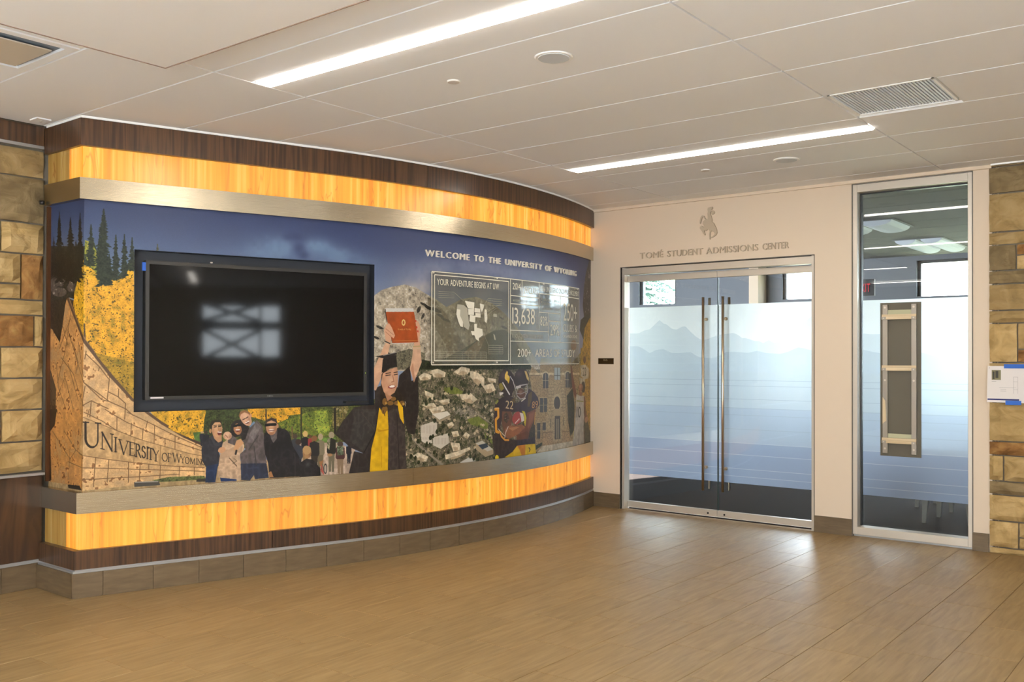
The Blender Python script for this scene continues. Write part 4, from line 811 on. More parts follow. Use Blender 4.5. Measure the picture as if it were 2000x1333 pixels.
def tint(col,tex,sl):
    c=hx(col); n1,n2,n3,n4,n5,n6=N1[sl],N2[sl],N3[sl],N4[sl],N5[sl],N6[sl]; k=lambda v:v[...,None]; o=np.ones(n1.shape+(3,))*c
    if tex==0: return o*k(.96+.08*n1)
    if tex==1: f_=np.abs(N7[sl]-.5)*2; return o*k(.82+.10*n3+.08*n2+.20*(1-f_)**2)+k(.04*(1-f_)**5)
    if tex==2: return o*k(.86+.16*n4+.05*n2+.08*(N7[sl]-.5))
    if tex in (3,9):
        v=LEAF[sl]*.7+LF2[sl]*.3; o=o*k(np.clip(.35+1.5*(v-.1)*1.1,.3,1.9)); w=(LEAF[sl]>.72)&(n1>.4); o[w]=o[w]*.4+np.array([.42,.44,.26])*.6*(.7 if tex==3 else .45); return o
    if tex==4: o=o*k(np.clip(.74+.30*n3+.18*(n2-.3)+.30*(n4-.4),.3,1.3)); w=(n2*.4+n4*.6<.22)&(n1>.3); o[w]*=.5; w=(n3*.5+n4*.5>.74); o[w]=o[w]*.6+.36; return o
    if tex in (5,10):
        o=o*k(.78+.42*N2[sl]*.6+.25*n4); w=LEAF[sl]; q=w<.30; o[q]=o[q]*.32+np.array([.10,.10,.05]); q=(w>.62)&(n3>.5); o[q]=o[q]*.7+np.array([.98,.74,.24])*.3; q=(n4<.25)&(n2>.5); o[q]=o[q]*.6+np.array([.30,.36,.14])*.4; return o*(.9 if tex==10 else 1.)
    if tex==6: o=o*k(np.clip(.55+n2*.5+n4*.4,.3,1.5)); w=(n3>.76)&(n1>.25); o[w]=o[w]*.4+np.array([.80,.73,.62])*.6; w=(LF2[sl]<.42); o[w]=o[w]*.3+np.array([.20,.23,.11])*.7; return o
    if tex==7:
        yy=(np.arange(sl[0].start,sl[0].stop)//4)[:,None]; xx=((np.arange(sl[1].start,sl[1].stop)[None]+yy*3)//7); h_=np.modf(np.sin(xx*12.9898+yy*78.233)*43758.5)[0]; return o*k(.82+.26*np.abs(h_)+.12*(n2-.5))
    if tex==8: o=o*k(.74+.30*n4+.18*n2+.18*n5); w=(n4*.6+n3*.4>.74); o[w]*=np.array([.62,.54,.46]); w=(n5*.5+n4*.5<.30); o[w]=o[w]*.75+np.array([.86,.74,.58])*.25; return o
    return o
def fillp(col,tex,P):
    r=mask(P)
    if r is None: return
    sl,a=r; a=a[...,None]; IMG[sl]=IMG[sl]*(1-a)+tint(col,tex,sl)*a
def linep(col,w,P):
    c=hx(col); w=max(w,.9)*1.35
    for i in range(0,len(P)-2,2):
        ax_,ay,bx,by=P[i:i+4]; x0,x1=int(max(0,min(ax_,bx)-w-1)),int(min(MW,max(ax_,bx)+w+2)); y0,y1=int(max(0,min(ay,by)-w-1)),int(min(MH,max(ay,by)+w+2))
        if x1<=x0 or y1<=y0: continue
        X=np.arange(x0,x1)[None]+.5; Y=np.arange(y0,y1)[:,None]+.5; dx,dy=bx-ax_,by-ay; t=np.clip(((X-ax_)*dx+(Y-ay)*dy)/max(dx*dx+dy*dy,1e-6),0,1); d=np.hypot(X-ax_-t*dx,Y-ay-t*dy)
        a=np.clip(w/2+.5-d,0,1)[...,None]*min(1.,w/1.2); s_=(slice(y0,y1),slice(x0,x1)); IMG[s_]=IMG[s_]*(1-a)+c*a
def glow(col,al,q):
    cx_,cy_,rx,ry=q; x0,x1=int(max(0,cx_-2.4*rx)),int(min(MW,cx_+2.4*rx)); y0,y1=int(max(0,cy_-2.4*ry)),int(min(MH,cy_+2.4*ry))
    if x1<=x0 or y1<=y0: return
    X=np.arange(x0,x1)[None]; Y=np.arange(y0,y1)[:,None]; s_=(slice(y0,y1),slice(x0,x1)); d=((X-cx_)/rx)**2+((Y-cy_)/ry)**2
    a=(al*np.exp(-d*1.3)*np.clip(.55+1.0*(N5[s_]*.6+N4[s_]*.4),0,1.3) if rx>25 else al*np.exp(-d*1.3))[...,None]; a=np.clip(a,0,1); IMG[s_]=IMG[s_]*(1-a)+hx(col)*a
def tree(col,q):
    x,yt,yb,hw=q; hgt=yb-yt; rn=random.Random(x*7+yt); y=yt
    linep(col,2,[x,yt,x,yb])
    while y<yb:
        f=(y-yt)/hgt; L_=hw*(.10+.9*min(1,f*1.5)**.8)*rn.uniform(.55,1.15)
        for sd in (-1,1):
            l_=L_*rn.uniform(.6,1.1); d_=rn.uniform(.10,.45)*l_+2; fillp(col,9,[x,y-1,x+sd*l_*.5,y+d_*.3,x+sd*l_,y+d_,x+sd*l_*.5,y+d_*.8+3,x,y+5])
        y+=rn.uniform(2.2,4.5)
def quadmap(q):
    (ax_,ay),(bx,by),(cx_,cy_),(dx,dy)=[(q[i],q[i+1]) for i in (0,2,4,6)]
    return lambda u,v:((ax_*(1-u)+bx*u)*v+(dx*(1-u)+cx_*u)*(1-v),(ay*(1-u)+by*u)*v+(dy*(1-u)+cy_*u)*(1-v))
_a=lambda cx_,cy_,rx,ry,a0,a1,n=10:[(cx_+rx*math.cos(math.radians(a0+(a1-a0)*i/n)),cy_+ry*math.sin(math.radians(a0+(a1-a0)*i/n))) for i in range(n+1)]
GLY={'U':[(1,[(.15,1),(.15,.35)]+_a(.48,.33,.33,.33,180,290)),(0,_a(.48,.33,.36,.33,290,360)+[(.84,.4),(.84,1)]),(0,[(0,1),(.32,1)]),(0,[(.7,1),(1,1)])],'N':[(0,[(.12,0),(.12,1)]),(1,[(.1,1),(.88,.0)]),(0,[(.88,0),(.88,1)]),(0,[(0,0),(.28,0)]),(0,[(.74,1),(1,1)])],
'I':[(1,[(.5,0),(.5,1)]),(0,[(.1,0),(.9,0)]),(0,[(.1,1),(.9,1)])],'V':[(1,[(.1,1),(.5,0)]),(0,[(.5,0),(.9,1)]),(0,[(0,1),(.28,1)]),(0,[(.76,1),(1,1)])],'E':[(1,[(.2,0),(.2,1)]),(0,[(.05,1),(.9,1),(.9,.9)]),(0,[(.2,.52),(.75,.52)]),(0,[(.05,0),(.95,0),(.95,.12)])],
'R':[(1,[(.2,0),(.2,1)]),(0,[(.05,1),(.45,1)]),(1,_a(.42,.76,.34,.24,90,-90)),(0,[(.2,.52),(.45,.52)]),(1,[(.45,.52),(.95,0)]),(0,[(.05,0),(.35,0)])],'S':[(1,_a(.5,.75,.32,.25,20,200)+_a(.5,.27,.34,.27,100,-160)),],'T':[(1,[(.5,0),(.5,1)]),(1,[(.02,.92),(.02,1),(.98,1),(.98,.92)]),(0,[(.3,0),(.7,0)])],
'Y':[(1,[(.08,1),(.5,.5)]),(0,[(.92,1),(.5,.5)]),(1,[(.5,.5),(.5,0)]),(0,[(.3,0),(.7,0)])],'O':[(1,_a(.5,.5,.44,.5,0,360,20))],'F':[(1,[(.2,0),(.2,1)]),(0,[(.05,1),(.95,1),(.95,.88)]),(0,[(.2,.52),(.75,.52)]),(0,[(.05,0),(.38,0)])],
'W':[(1,[(.02,1),(.28,0)]),(0,[(.28,0),(.5,1)]),(1,[(.5,1),(.74,0)]),(0,[(.74,0),(.98,1)]),(0,[(0,1),(.12,1)]),(0,[(.9,1),(1,1)])],'M':[(0,[(.1,0),(.16,1)]),(1,[(.16,1),(.5,.1)]),(0,[(.5,.1),(.84,1)]),(1,[(.84,1),(.9,0)])],'G':[(1,_a(.52,.5,.44,.5,50,320,14)),(1,[(.88,.15),(.88,.45)])]}
def text2(col,s_,q):
    f=quadmap(q)
    if s_[0]=='~':
        hh=math.hypot(q[6]-q[0],q[7]-q[1])
        for th,pl_ in GLY[s_[1]]: linep(col,(hh*.085 if th else hh*.05)/1.35,[c_ for pt in pl_ for c_ in f(*pt)])
        return
    for c_,V,F,B in layout(s_,0,1,0,1,.1):
        for fc in F: fillp(col,0,[c for i in fc for c in f(V[i][0],V[i][1])])
DATA=[('g','7088a8',0.7,[695,93,83,43]),
('g','7088a8',0.9,[812,78,58,27]),
('g','7088a8',0.8,[879,92,48,19]),
('g','7088a8',0.5,[864,109,60,22]),
('g','7088a8',0.45,[646,115,82,31]),
('g','7088a8',0.4,[924,114,95,33]),
('g','3a4468',0.6,[722,57,19,11]),
('g','3a4468',0.95,[749,52,34,16]),
('g','3a4468',0.95,[755,87,21,25]),
('g','3a4468',0.9,[769,107,17,14]),
('g','3a4468',0.45,[864,22,187,30]),
('g','3a4468',0.4,[1018,48,174,43]),
('g','9a9cb0',0.6,[1228,127,113,39]),
('g','9a9cb0',0.4,[1431,93,160,40]),
('g','9a9cb0',0.7,[1180,168,82,42]),
('g','9a9cb0',0.35,[1568,110,187,31]),
('g','b8b0ac',0.8,[1168,182,69,22]),
('g','4c5688',0.4,[2090,50,378,102]),
('p','c0912a',5,[296,407,305,542,516,520,721,524,721,642,394,613,341,543]),
('p','4a3826',8,[-31,215,196,276,198,749,-24,766]),
('p','a88a60',1,[-24,718,489,694,947,699,947,807,-23,800]),
('p','6e6450',6,[930,713,2401,710,2402,819,930,782]),
('p','3a3226',3,[1608,525,1788,571,1789,773,1496,748,1496,654,1608,577]),
('p','9a8454',6,[2037,434,2149,386,2349,385,2352,785,2039,757]),
('p','bcae98',4,[994,219,1024,198,1056,187,1109,176,1152,183,1192,201,1230,215,1278,240,1341,212,1413,200,1491,217,1560,249,1635,297,1734,387,1807,453,995,445]),
('p','8e8068',4,[1199,210,1234,225,1273,260,1318,314,1365,372,1427,432,1319,431,1269,356,1230,307,1205,259]),
('p','a2937a',4,[1491,217,1560,249,1635,297,1734,387,1636,433,1532,335,1478,266]),
('p','2a2620',3,[1199,240,1197,241,1192,241,1186,240,1179,238,1173,235,1170,232,1169,230,1172,229,1177,229,1183,231,1190,233,1195,236,1199,238]),
('p','2a2620',3,[1223,252,1220,253,1214,253,1206,252,1198,249,1192,246,1188,243,1187,240,1190,238,1196,238,1204,240,1212,243,1219,246,1223,249]),
('p','2a2620',3,[1256,258,1253,260,1246,260,1236,258,1227,255,1219,251,1214,247,1213,244,1216,243,1223,243,1232,245,1242,248,1250,252,1255,256]),
('p','2a2620',3,[1267,274,1265,275,1260,275,1253,274,1246,271,1240,269,1237,266,1236,264,1239,263,1244,263,1250,264,1257,266,1263,269,1267,272]),
('p','2a2620',3,[1033,317,1030,318,1026,318,1020,317,1015,315,1010,312,1007,309,1006,307,1008,306,1013,306,1018,308,1024,310,1029,313,1032,315]),
('p','2a2620',3,[1017,348,1015,349,1012,349,1007,348,1003,346,999,344,997,342,996,340,998,339,1002,339,1006,340,1011,341,1015,344,1017,346]),
('p','2a2620',3,[1059,397,1057,398,1051,398,1045,396,1037,394,1031,390,1028,387,1027,384,1030,383,1035,383,1042,385,1049,387,1055,391,1059,394]),
('p','2a2620',3,[1293,288,1290,289,1284,288,1276,286,1267,284,1260,281,1255,278,1255,275,1257,274,1263,275,1271,277,1280,279,1287,282,1292,285]),
('p','2a2620',3,[1170,254,1167,259,1163,262,1159,263,1157,262,1156,260,1156,255,1158,250,1161,246,1165,243,1169,241,1171,242,1172,245,1172,249]),
('p','2a2620',3,[1185,274,1182,278,1179,281,1176,283,1174,282,1173,279,1174,276,1176,271,1179,267,1182,264,1185,263,1187,264,1187,266,1187,270]),
('p','2a2620',3,[1559,271,1557,271,1553,272,1547,271,1542,269,1537,268,1534,266,1534,264,1536,263,1540,263,1545,264,1551,266,1556,267,1558,269]),
('p','2a2620',3,[1578,303,1575,305,1569,305,1562,304,1554,302,1548,299,1545,297,1544,295,1547,293,1553,293,1560,294,1567,296,1573,299,1577,301]),
('p','6a6450',9,[1007,406,1071,390,1129,377,1189,390,1189,439,1007,445]),
('p','3c3f2a',3,[1189,426,1274,406,1354,375,1439,337,1505,311,1561,306,1605,325,1667,387,1735,443,1668,469,1189,463]),
('p','8a7658',4,[1354,389,1414,351,1465,328,1439,371,1402,414]),
('p','2c3020',3,[1153,406,1210,416,1700,417,1717,470,1153,463]),
('p','4a4038',4,[2276,2,2357,9,2359,224,2285,223,2213,263,2188,191,2205,109,2228,58]),
('p','2e3024',3,[2161,252,2226,230,2285,219,2359,215,2359,308,2200,332,2149,293]),
('p','b8902e',5,[2213,283,2285,239,2359,224,2385,477,2150,473,2174,393]),
('p','b08a34',5,[2161,364,2349,362,2351,723,2277,717,2197,588,2161,475]),
('p','4a4630',3,[2197,573,2291,707,2351,711,2352,781,2068,759,2151,667]),
('p','6e6450',6,[1159,442,1807,447,1735,517,1577,816,1111,773,1072,660,1159,503]),
('p','6c7430',1,[1370,609,1425,601,1477,628,1472,649,1390,627]),
('p','6c7430',1,[1268,500,1318,501,1355,516,1346,526,1268,520]),
('p','6c7430',1,[1456,658,1493,668,1499,700,1461,676]),
('p','847a6c',6,[1300,568,1365,561,1425,590,1346,611]),
('l','96897a',5,[1138,657,1179,692,1225,725,1269,755]),
('l','968a78',3,[1365,609,1425,594,1499,633]),
('l','8c806e',2,[1268,530,1327,525,1425,570,1515,616]),
('p','d4c4a8',1,[1164,464,1186,452,1216,461,1212,474,1170,477]),
('l','8a7860',1.2,[1164,464,1170,477,1212,474,1216,461]),
('p','b09a7c',1,[1175,470,1188,465,1204,469,1202,476,1179,477]),
('p','d4c4a8',1,[1211,446,1241,440,1277,453,1272,468,1224,468]),
('l','8a7860',1.2,[1211,446,1224,468,1272,468,1277,453]),
('p','b09a7c',1,[1226,457,1243,454,1262,461,1260,468,1234,468]),
('p','d4c4a8',1,[1308,452,1346,433,1384,441,1384,458,1336,462]),
('l','8a7860',1.2,[1308,452,1336,462,1384,458,1384,441]),
('p','b09a7c',1,[1328,457,1348,448,1369,452,1369,460,1343,462]),
('p','d4c4a8',1,[1384,447,1424,455,1455,473,1455,501,1424,497,1384,468]),
('l','8a7860',1.2,[1384,447,1384,468,1424,497,1455,501]),
('p','b09a7c',1,[1401,474,1423,477,1440,486,1440,500,1423,498,1401,484]),
('p','d4c4a8',1,[1445,500,1498,491,1515,516,1471,526]),
('l','8a7860',1.2,[1445,500,1471,526,1515,516]),
('p','b09a7c',1,[1461,513,1491,509,1500,521,1476,526]),
('p','d4c4a8',1,[1187,508,1225,522,1222,541,1191,525]),
('l','8a7860',1.2,[1187,508,1191,525,1222,541]),
('p','b09a7c',1,[1195,524,1216,531,1215,540,1198,533]),
('p','d4c4a8',1,[1336,525,1389,522,1422,545,1394,558,1346,543]),
('l','8a7860',1.2,[1336,525,1346,543,1394,558,1422,545]),
('p','b09a7c',1,[1355,541,1384,540,1402,551,1387,558,1360,550]),
('p','d4c4a8',1,[1201,565,1264,560,1273,577,1220,585]),
('l','8a7860',1.2,[1201,565,1220,585,1273,577]),
('p','b09a7c',1,[1218,575,1253,573,1258,582,1229,586]),
('p','d4c4a8',1,[1174,554,1225,549,1238,563,1203,568]),
('l','8a7860',1.2,[1174,554,1203,568,1238,563]),
('p','b09a7c',1,[1190,561,1218,559,1225,566,1206,568]),
('p','d4c4a8',1,[1296,680,1337,686,1342,710,1309,711]),
('l','8a7860',1.2,[1296,680,1309,711,1342,710]),
('p','b09a7c',1,[1307,695,1330,699,1332,711,1315,711]),
('p','d4c4a8',1,[1273,720,1328,712,1385,701,1390,710,1328,729,1276,735]),
('l','8a7860',1.2,[1273,720,1276,735,1328,729,1390,710]),
('p','b09a7c',1,[1298,730,1328,726,1360,720,1362,725,1328,734,1299,737]),
('p','d4c4a8',1,[1142,713,1163,704,1204,720,1196,736,1163,730]),
('l','8a7860',1.2,[1142,713,1163,730,1196,736,1204,720]),
('p','b09a7c',1,[1156,723,1167,719,1190,727,1186,735,1168,732]),
('p','d4c4a8',1,[1242,543,1290,538,1300,551,1264,557]),
('l','8a7860',1.2,[1242,543,1264,557,1300,551]),
('p','b09a7c',1,[1256,550,1283,548,1288,554,1268,557]),
('p','d4c4a8',1,[1366,650,1385,661,1375,674,1351,663]),
('l','8a7860',1.2,[1366,650,1351,663,1375,674]),
('p','b09a7c',1,[1367,662,1378,668,1373,674,1359,668]),
('p','d4c4a8',1,[1300,646,1328,644,1337,662,1309,664]),
('l','8a7860',1.2,[1300,646,1309,664,1337,662]),
('p','b09a7c',1,[1308,655,1323,654,1329,663,1313,664]),
('p','d4c4a8',1,[1280,621,1304,613,1314,626,1291,635]),
('l','8a7860',1.2,[1280,621,1291,635,1314,626]),
('p','b09a7c',1,[1287,629,1301,624,1306,631,1294,636]),
('p','d4c4a8',1,[1471,473,1515,477,1515,491,1477,487]),
('l','8a7860',1.2,[1471,473,1477,487,1515,491]),
('p','b09a7c',1,[1481,482,1505,484,1505,491,1484,489]),
('p','e6dccb',0,[1218,585,1282,578,1297,590,1249,605]),
('p','a8967a',0,[1220,587,1249,606,1297,591,1297,598,1249,614,1221,599]),
('p','d8ccba',0,[1173,620,1231,607,1240,616,1238,653,1183,666,1173,652]),
('l','a89a88',1,[1177,620,1178,651]),
('l','a89a88',1,[1183,620,1183,651]),
('l','a89a88',1,[1189,620,1189,652]),
('l','a89a88',1,[1195,621,1195,652]),
('l','a89a88',1,[1201,621,1201,652]),
('l','a89a88',1,[1207,621,1207,653]),
('l','a89a88',1,[1213,621,1213,653]),
('l','a89a88',1,[1218,622,1219,653]),
('l','a89a88',1,[1224,622,1225,654]),
('l','a89a88',1,[1230,622,1231,654]),
('p','d8ccba',0,[1175,643,1212,648,1220,678,1196,680,1176,669]),
('l','a89a88',1,[1180,658,1180,664]),
('l','a89a88',1,[1185,658,1185,665]),
('l','a89a88',1,[1191,658,1191,665]),
('l','a89a88',1,[1197,659,1197,665]),
('l','a89a88',1,[1203,659,1203,666]),
('l','a89a88',1,[1209,659,1209,666]),
('l','a89a88',1,[1215,660,1215,666]),
('p','d8ccba',0,[1222,660,1286,650,1293,681,1255,699,1223,685]),
('l','a89a88',1,[1227,662,1227,682]),
('l','a89a88',1,[1233,662,1233,682]),
('l','a89a88',1,[1239,663,1239,683]),
('l','a89a88',1,[1245,663,1245,683]),
('l','a89a88',1,[1251,663,1251,683]),
('l','a89a88',1,[1257,664,1257,684]),
('l','a89a88',1,[1263,664,1263,684]),
('l','a89a88',1,[1269,665,1270,685]),
('l','a89a88',1,[1276,665,1276,685]),
('l','a89a88',1,[1282,665,1282,685]),
('l','a89a88',1,[1288,666,1288,686]),
('p','c8c0b0',0,[1412,691,1446,684,1502,718,1472,723]),
('p','b49e7e',0,[1412,691,1472,723,1502,718,1502,734,1462,741,1415,712]),
('p','3a444e',0,[1425,698,1467,694,1477,707,1446,714]),
('p','d8d0c4',0,[1340,749,1385,734,1418,752,1347,756]),
('d','',0,[1262,483,6,1,1325,528,3,0,1195,603,4,1,1447,522,3,0,1435,499,8,0,1467,758,5,0,1377,601,6,1,1218,733,7,0,1222,657,7,0,1185,566,6,1,1172,529,3,0,1167,644,4,1,1361,579,6,1,1198,675,4,0,1221,441,3,0,1481,757,5,0,1515,699,7,0,1380,459,6,0,1221,512,4,0,1427,555,3,1,1279,500,3,0,1168,445,4,0,1451,533,8,0,1526,598,6,1,1301,504,8,0,1303,443,4,1,1270,517,5,0,1266,723,8,0,1410,598,4,1,1497,629,4,0,1239,643,8,0,1193,686,5,0,1494,759,5,1,1513,662,7,1,1161,737,3,0,1468,666,6,0,1411,743,3,1,1191,482,5,0,1156,687,4,0,1237,718,6,0,1490,583,7,1,1209,679,3,1,1118,693,3,0,1512,589,5,1,1461,569,7,1,1434,556,6,0,1139,708,5,1,1497,597,7,1,1175,708,4,1,1235,708,3,1,1229,607,8,0,1347,606,6,0,1457,554,8,0,1486,619,7,0,1227,709,7,0,1354,562,7,1,1249,645,3,1,1349,655,5,0,1483,560,5,0,1379,725,4,1,1236,552,3,1,1348,605,3,0,1339,596,3,0,1156,637,8,0,1196,682,8,0,1266,626,8,0,1195,549,7,0,1482,570,5,0,1352,553,7,0,1288,745,5,0,1479,697,4,1,1339,637,7,0,1210,599,3,1,1472,652,8,0,1391,676,4,0,1472,677,8,0,1116,706,6,1,1170,698,3,0,1254,485,7,0,1261,652,5,0,1175,452,5,0,1171,700,4,0,1488,615,6,0,1493,752,4,0,1451,631,7,1,1484,555,6,0,1360,518,8,0,1343,690,5,0,1438,462,5,1,1474,657,7,0,1510,751,3,1,1304,610,4,0,1128,643,7,0,1487,670,7,1,1453,458,5,1,1404,445,4,0,1360,566,6,1,1520,692,5,0,1329,526,6,1,1233,501,6,0,1498,528,6,0,1507,750,7,0,1350,655,7,0,1499,662,6,0,1419,649,7,1,1204,700,5,1,1373,733,4,1,1482,687,4,0,1379,521,8,0,1236,747,5,0,1414,450,4,1,1135,715,8,0,1377,597,4,0,1261,626,5,0,1194,508,4,0,1502,665,7,0,1183,543,4,0,1233,606,5,0,1353,549,4,1,1494,678,5,1,1480,597,7,0,1136,693,5,1,1346,671,6,1,1355,478,4,0,1278,535,4,0,1404,742,8,0,1209,539,7,0,1169,612,6,0,1292,472,7,0,1185,483,4,0,1445,727,3,1,1428,636,5,0,1474,529,5,0,1317,679,4,1,1488,530,4,0,1443,502,3,0,1312,571,5,1,1376,642,7,0,1165,736,7,0,1234,541,7,1,1340,623,7,0,1274,531,4,0,1315,608,7,1,1515,524,7,0,1226,534,5,0,1353,522,4,0,1231,708,5,0,1362,497,5,0,1370,617,4,1,1253,640,8,0,1529,583,7,0,1195,551,8,0,1192,544,7,0,1403,564,6,1,1315,678,3,1,1407,686,5,0,1264,532,8,0,1152,721,7,0,1450,673,8,0,1251,506,4,0,1494,531,3,0,1442,663,6,0,1199,597,6,0,1271,705,3,1,1453,579,8,0,1411,499,4,0,1212,661,8,0,1519,600,4,0,1308,679,3,0,1409,656,7,1,1388,726,3,0,1288,655,4,0,1131,688,4,0,1230,538,4,0,1214,451,6,1,1154,663,6,1,1434,455,4,0,1186,702,4,0,1297,546,7,0,1162,669,8,0,1361,473,3,1,1135,738,3,0,1471,564,4,1,1133,661,8,0,1309,555,4,0,1287,713,6,0,1251,614,5,1,1263,614,5,0,1429,670,7,1,1426,746,8,0,1424,655,4,1,1351,496,7,0,1409,704,7,1,1288,464,5,0,1211,495,3,0,1440,629,5,1,1345,487,8,0,1184,741,4,0,1505,492,4,0,1183,603,5,0,1444,585,8,0,1287,521,5,1,1412,734,7,0,1287,520,3,0,1347,634,7,1,1476,663,3,0,1263,487,8,0,1287,559,4,0,1387,446,3,0,1411,713,5,0,1209,679,4,0,1205,572,3,0,1259,474,5,0,1420,674,6,0,1316,553,4,0,1168,629,4,0,1137,642,3,0,1485,676,4,0,1472,648,6,1,1176,440,5,0,1210,541,4,0,1275,519,7,1,1347,568,6,0,1359,623,8,0,1459,607,5,1,1471,663,7,1,1346,673,4,0,1387,734,7,0,1291,603,7,1,1289,610,4,0]),
('p','a38a64',7,[1714,465,1730,435,1788,466,1789,419,1794,405,2056,405,2056,434,2150,434,2150,460,2107,555,2088,754,1756,747,1749,582]),
('p','c4ae88',1,[1714,458,2150,464,2150,472,1714,466]),
('p','c4ae88',1,[1787,419,2056,419,2056,425,1787,424]),
('l','5a4a34',1.5,[1717,467,1788,469]),
('p','b49c74',7,[1861,488,1984,490,2020,727,1816,715]),
('p','c8b490',0,[1858,470,1855,477,1847,482,1835,485,1822,484,1811,481,1803,476,1800,469,1803,463,1811,458,1822,455,1835,455,1847,458,1855,464]),
('p','3c3a38',0,[1849,472,1847,477,1841,481,1833,483,1824,482,1816,480,1811,476,1809,471,1811,466,1816,462,1824,460,1833,460,1841,462,1847,466]),
('p','3c3a38',0,[1809,470,1849,470,1849,518,1809,517]),
('l','c8b490',1.6,[1829,463,1829,518]),
('l','c8b490',1.3,[1805,488,1854,489]),
('p','c8b490',0,[2055,470,2051,477,2041,482,2028,485,2013,484,1999,481,1990,476,1987,469,1990,462,1999,457,2013,454,2028,454,2041,457,2051,463]),
('p','3c3a38',0,[2043,471,2041,476,2034,480,2025,483,2015,482,2006,480,2000,476,1998,470,2000,465,2006,461,2015,459,2025,459,2034,461,2041,466]),
('p','3c3a38',0,[1998,469,2043,470,2043,520,1998,519]),
('l','c8b490',1.6,[2020,462,2020,519]),
('l','c8b490',1.3,[1992,488,2049,490]),
('p','aab0ae',0,[1897,441,1950,442,1950,488,1898,487]),
('l','2c2c2c',2,[1923,442,1923,487]),
('l','2c2c2c',1.6,[1898,471,1950,472]),
('l','3c3a34',1.5,[1897,441,1898,487]),
('l','3c3a34',1.5,[1950,442,1950,488]),
('p','40403e',0,[1788,552,1810,553,1811,606,1788,604]),
('l','b8a682',1.2,[1788,578,1810,579]),
('l','c4b08a',1.5,[1785,550,1813,551]),
('p','40403e',0,[1817,553,1840,554,1840,605,1817,604]),
('l','b8a682',1.2,[1817,579,1840,580]),
('l','c4b08a',1.5,[1814,551,1842,552]),
('p','40403e',0,[1767,642,1790,643,1790,701,1768,699]),
('l','b8a682',1.2,[1767,671,1790,672]),
('l','c4b08a',1.5,[1765,640,1792,641]),
('p','40403e',0,[1807,643,1831,644,1831,702,1807,700]),
('l','b8a682',1.2,[1807,672,1831,673]),
('l','c4b08a',1.5,[1805,640,1834,642]),
('p','c2aa80',0,[1965,574,1960,588,1948,599,1932,604,1913,603,1897,597,1886,585,1882,571,1886,557,1897,547,1913,541,1931,542,1948,548,1960,560]),
('p','3e3426',0,[1950,577,1947,588,1939,597,1928,602,1916,601,1906,596,1898,586,1896,575,1898,564,1905,555,1916,551,1928,551,1939,556,1947,566]),
('p','b29a72',0,[1891,596,1955,599,1955,623,1891,620]),
('p','453c30',0,[1903,624,1949,626,1951,714,1902,712]),
('p','8c7c62',0,[1914,635,1938,636,1938,712,1914,710]),
('l','2e261e',2,[1926,632,1926,711]),
('l','2e2a22',2.5,[1869,634,1869,663]),
('l','2e2a22',2.5,[1980,633,1980,663]),
('p','ae906a',7,[1809,673,1884,677,1888,734,1808,731]),
('p','ae906a',7,[1966,680,2029,685,2048,729,1968,730]),
('l','6a553c',1.6,[1809,680,1884,683]),
('l','6a553c',1.6,[1966,688,2034,691]),
('l','7a6646',1,[1854,505,1895,504]),
('l','7a6646',1,[1954,506,2001,507]),
('l','7a6646',1,[1854,517,1895,517]),
('l','7a6646',1,[1954,518,2001,520]),
('l','7a6646',1,[1854,529,1895,529]),
('l','7a6646',1,[1954,531,2001,533]),
('l','7a6646',1,[1854,542,1895,542]),
('l','7a6646',1,[1954,544,2002,546]),
('l','7a6646',1,[1854,554,1895,554]),
('l','7a6646',1,[1954,556,2002,559]),
('l','7a6646',1,[1854,566,1895,567]),
('l','7a6646',1,[1955,569,2002,572]),
('l','7a6646',1,[1854,579,1895,579]),
('l','7a6646',1,[1955,582,2002,584]),
('l','7a6646',1,[1854,591,1895,592]),
('l','7a6646',1,[1955,594,2002,597]),
('l','7a6646',1,[1854,604,1895,604]),
('l','7a6646',1,[1955,607,2002,610]),
('p','2c3022',3,[2012,551,2071,521,2092,598,2082,692,2048,711,2025,652]),
('p','34301f',3,[2024,473,2057,459,2071,517,2047,527]),
('p','c2b49a',1,[1757,754,1809,729,1968,730,2072,731,2080,764,1759,767]),
('l','9a8c74',1,[1951,732,1935,759]),
('p','28301a',3,[1757,724,1806,715,1802,727,1757,740]),
('p','a0562e',0,[2113,354,2110,363,2101,370,2088,374,2074,375,2061,371,2052,363,2049,354,2052,345,2061,338,2073,334,2088,333,2101,337,2110,344]),
('p','bcb09a',1,[2161,434,2221,431,2278,450,2268,488,2209,493,2161,475]),
('p','6a4a36',0,[2232,412,2230,419,2224,424,2217,427,2208,427,2201,424,2196,419,2194,412,2196,406,2201,401,2208,398,2216,398,2224,400,2230,406]),
('l','7a5a44',5,[2275,454,2284,523,2269,545]),
('x','3c3424','22',[2187,444,2234,443,2234,476,2187,477]),
('p','b4a890',1,[2144,482,2215,491,2228,521,2162,520]),
('p','74402a',0,[2047,434,2062,436,2078,485,2115,548,2095,564,2065,521]),
('p','c4bcb2',2,[2112,548,2150,556,2209,558,2219,604,2200,681,2097,671,2107,599]),
('p','2a201c',0,[2222,523,2219,533,2211,541,2201,545,2189,545,2178,540,2171,532,2168,522,2171,512,2178,504,2188,500,2200,500,2211,505,2219,513]),
('p','a06c50',0,[2189,526,2183,533,2173,538,2161,540,2149,539,2140,535,2135,529,2135,522,2140,515,2150,510,2162,508,2174,509,2184,513,2190,519]),
('g','f4d0ac',0.32,[2157,519,16,7]),
('g','5a3424',0.38,[2179,529,11,10]),
('g','5a3424',0.22,[2141,528,8,8]),
('l','4a2a20',2,[2141,535,2153,538]),
('p','8a5a42',0,[2139,539,2183,543,2173,559,2145,554]),
('x','22201c','10',[2116,599,2165,601,2162,644,2114,641]),
('l','8a8a30',3,[2116,575,2197,581]),
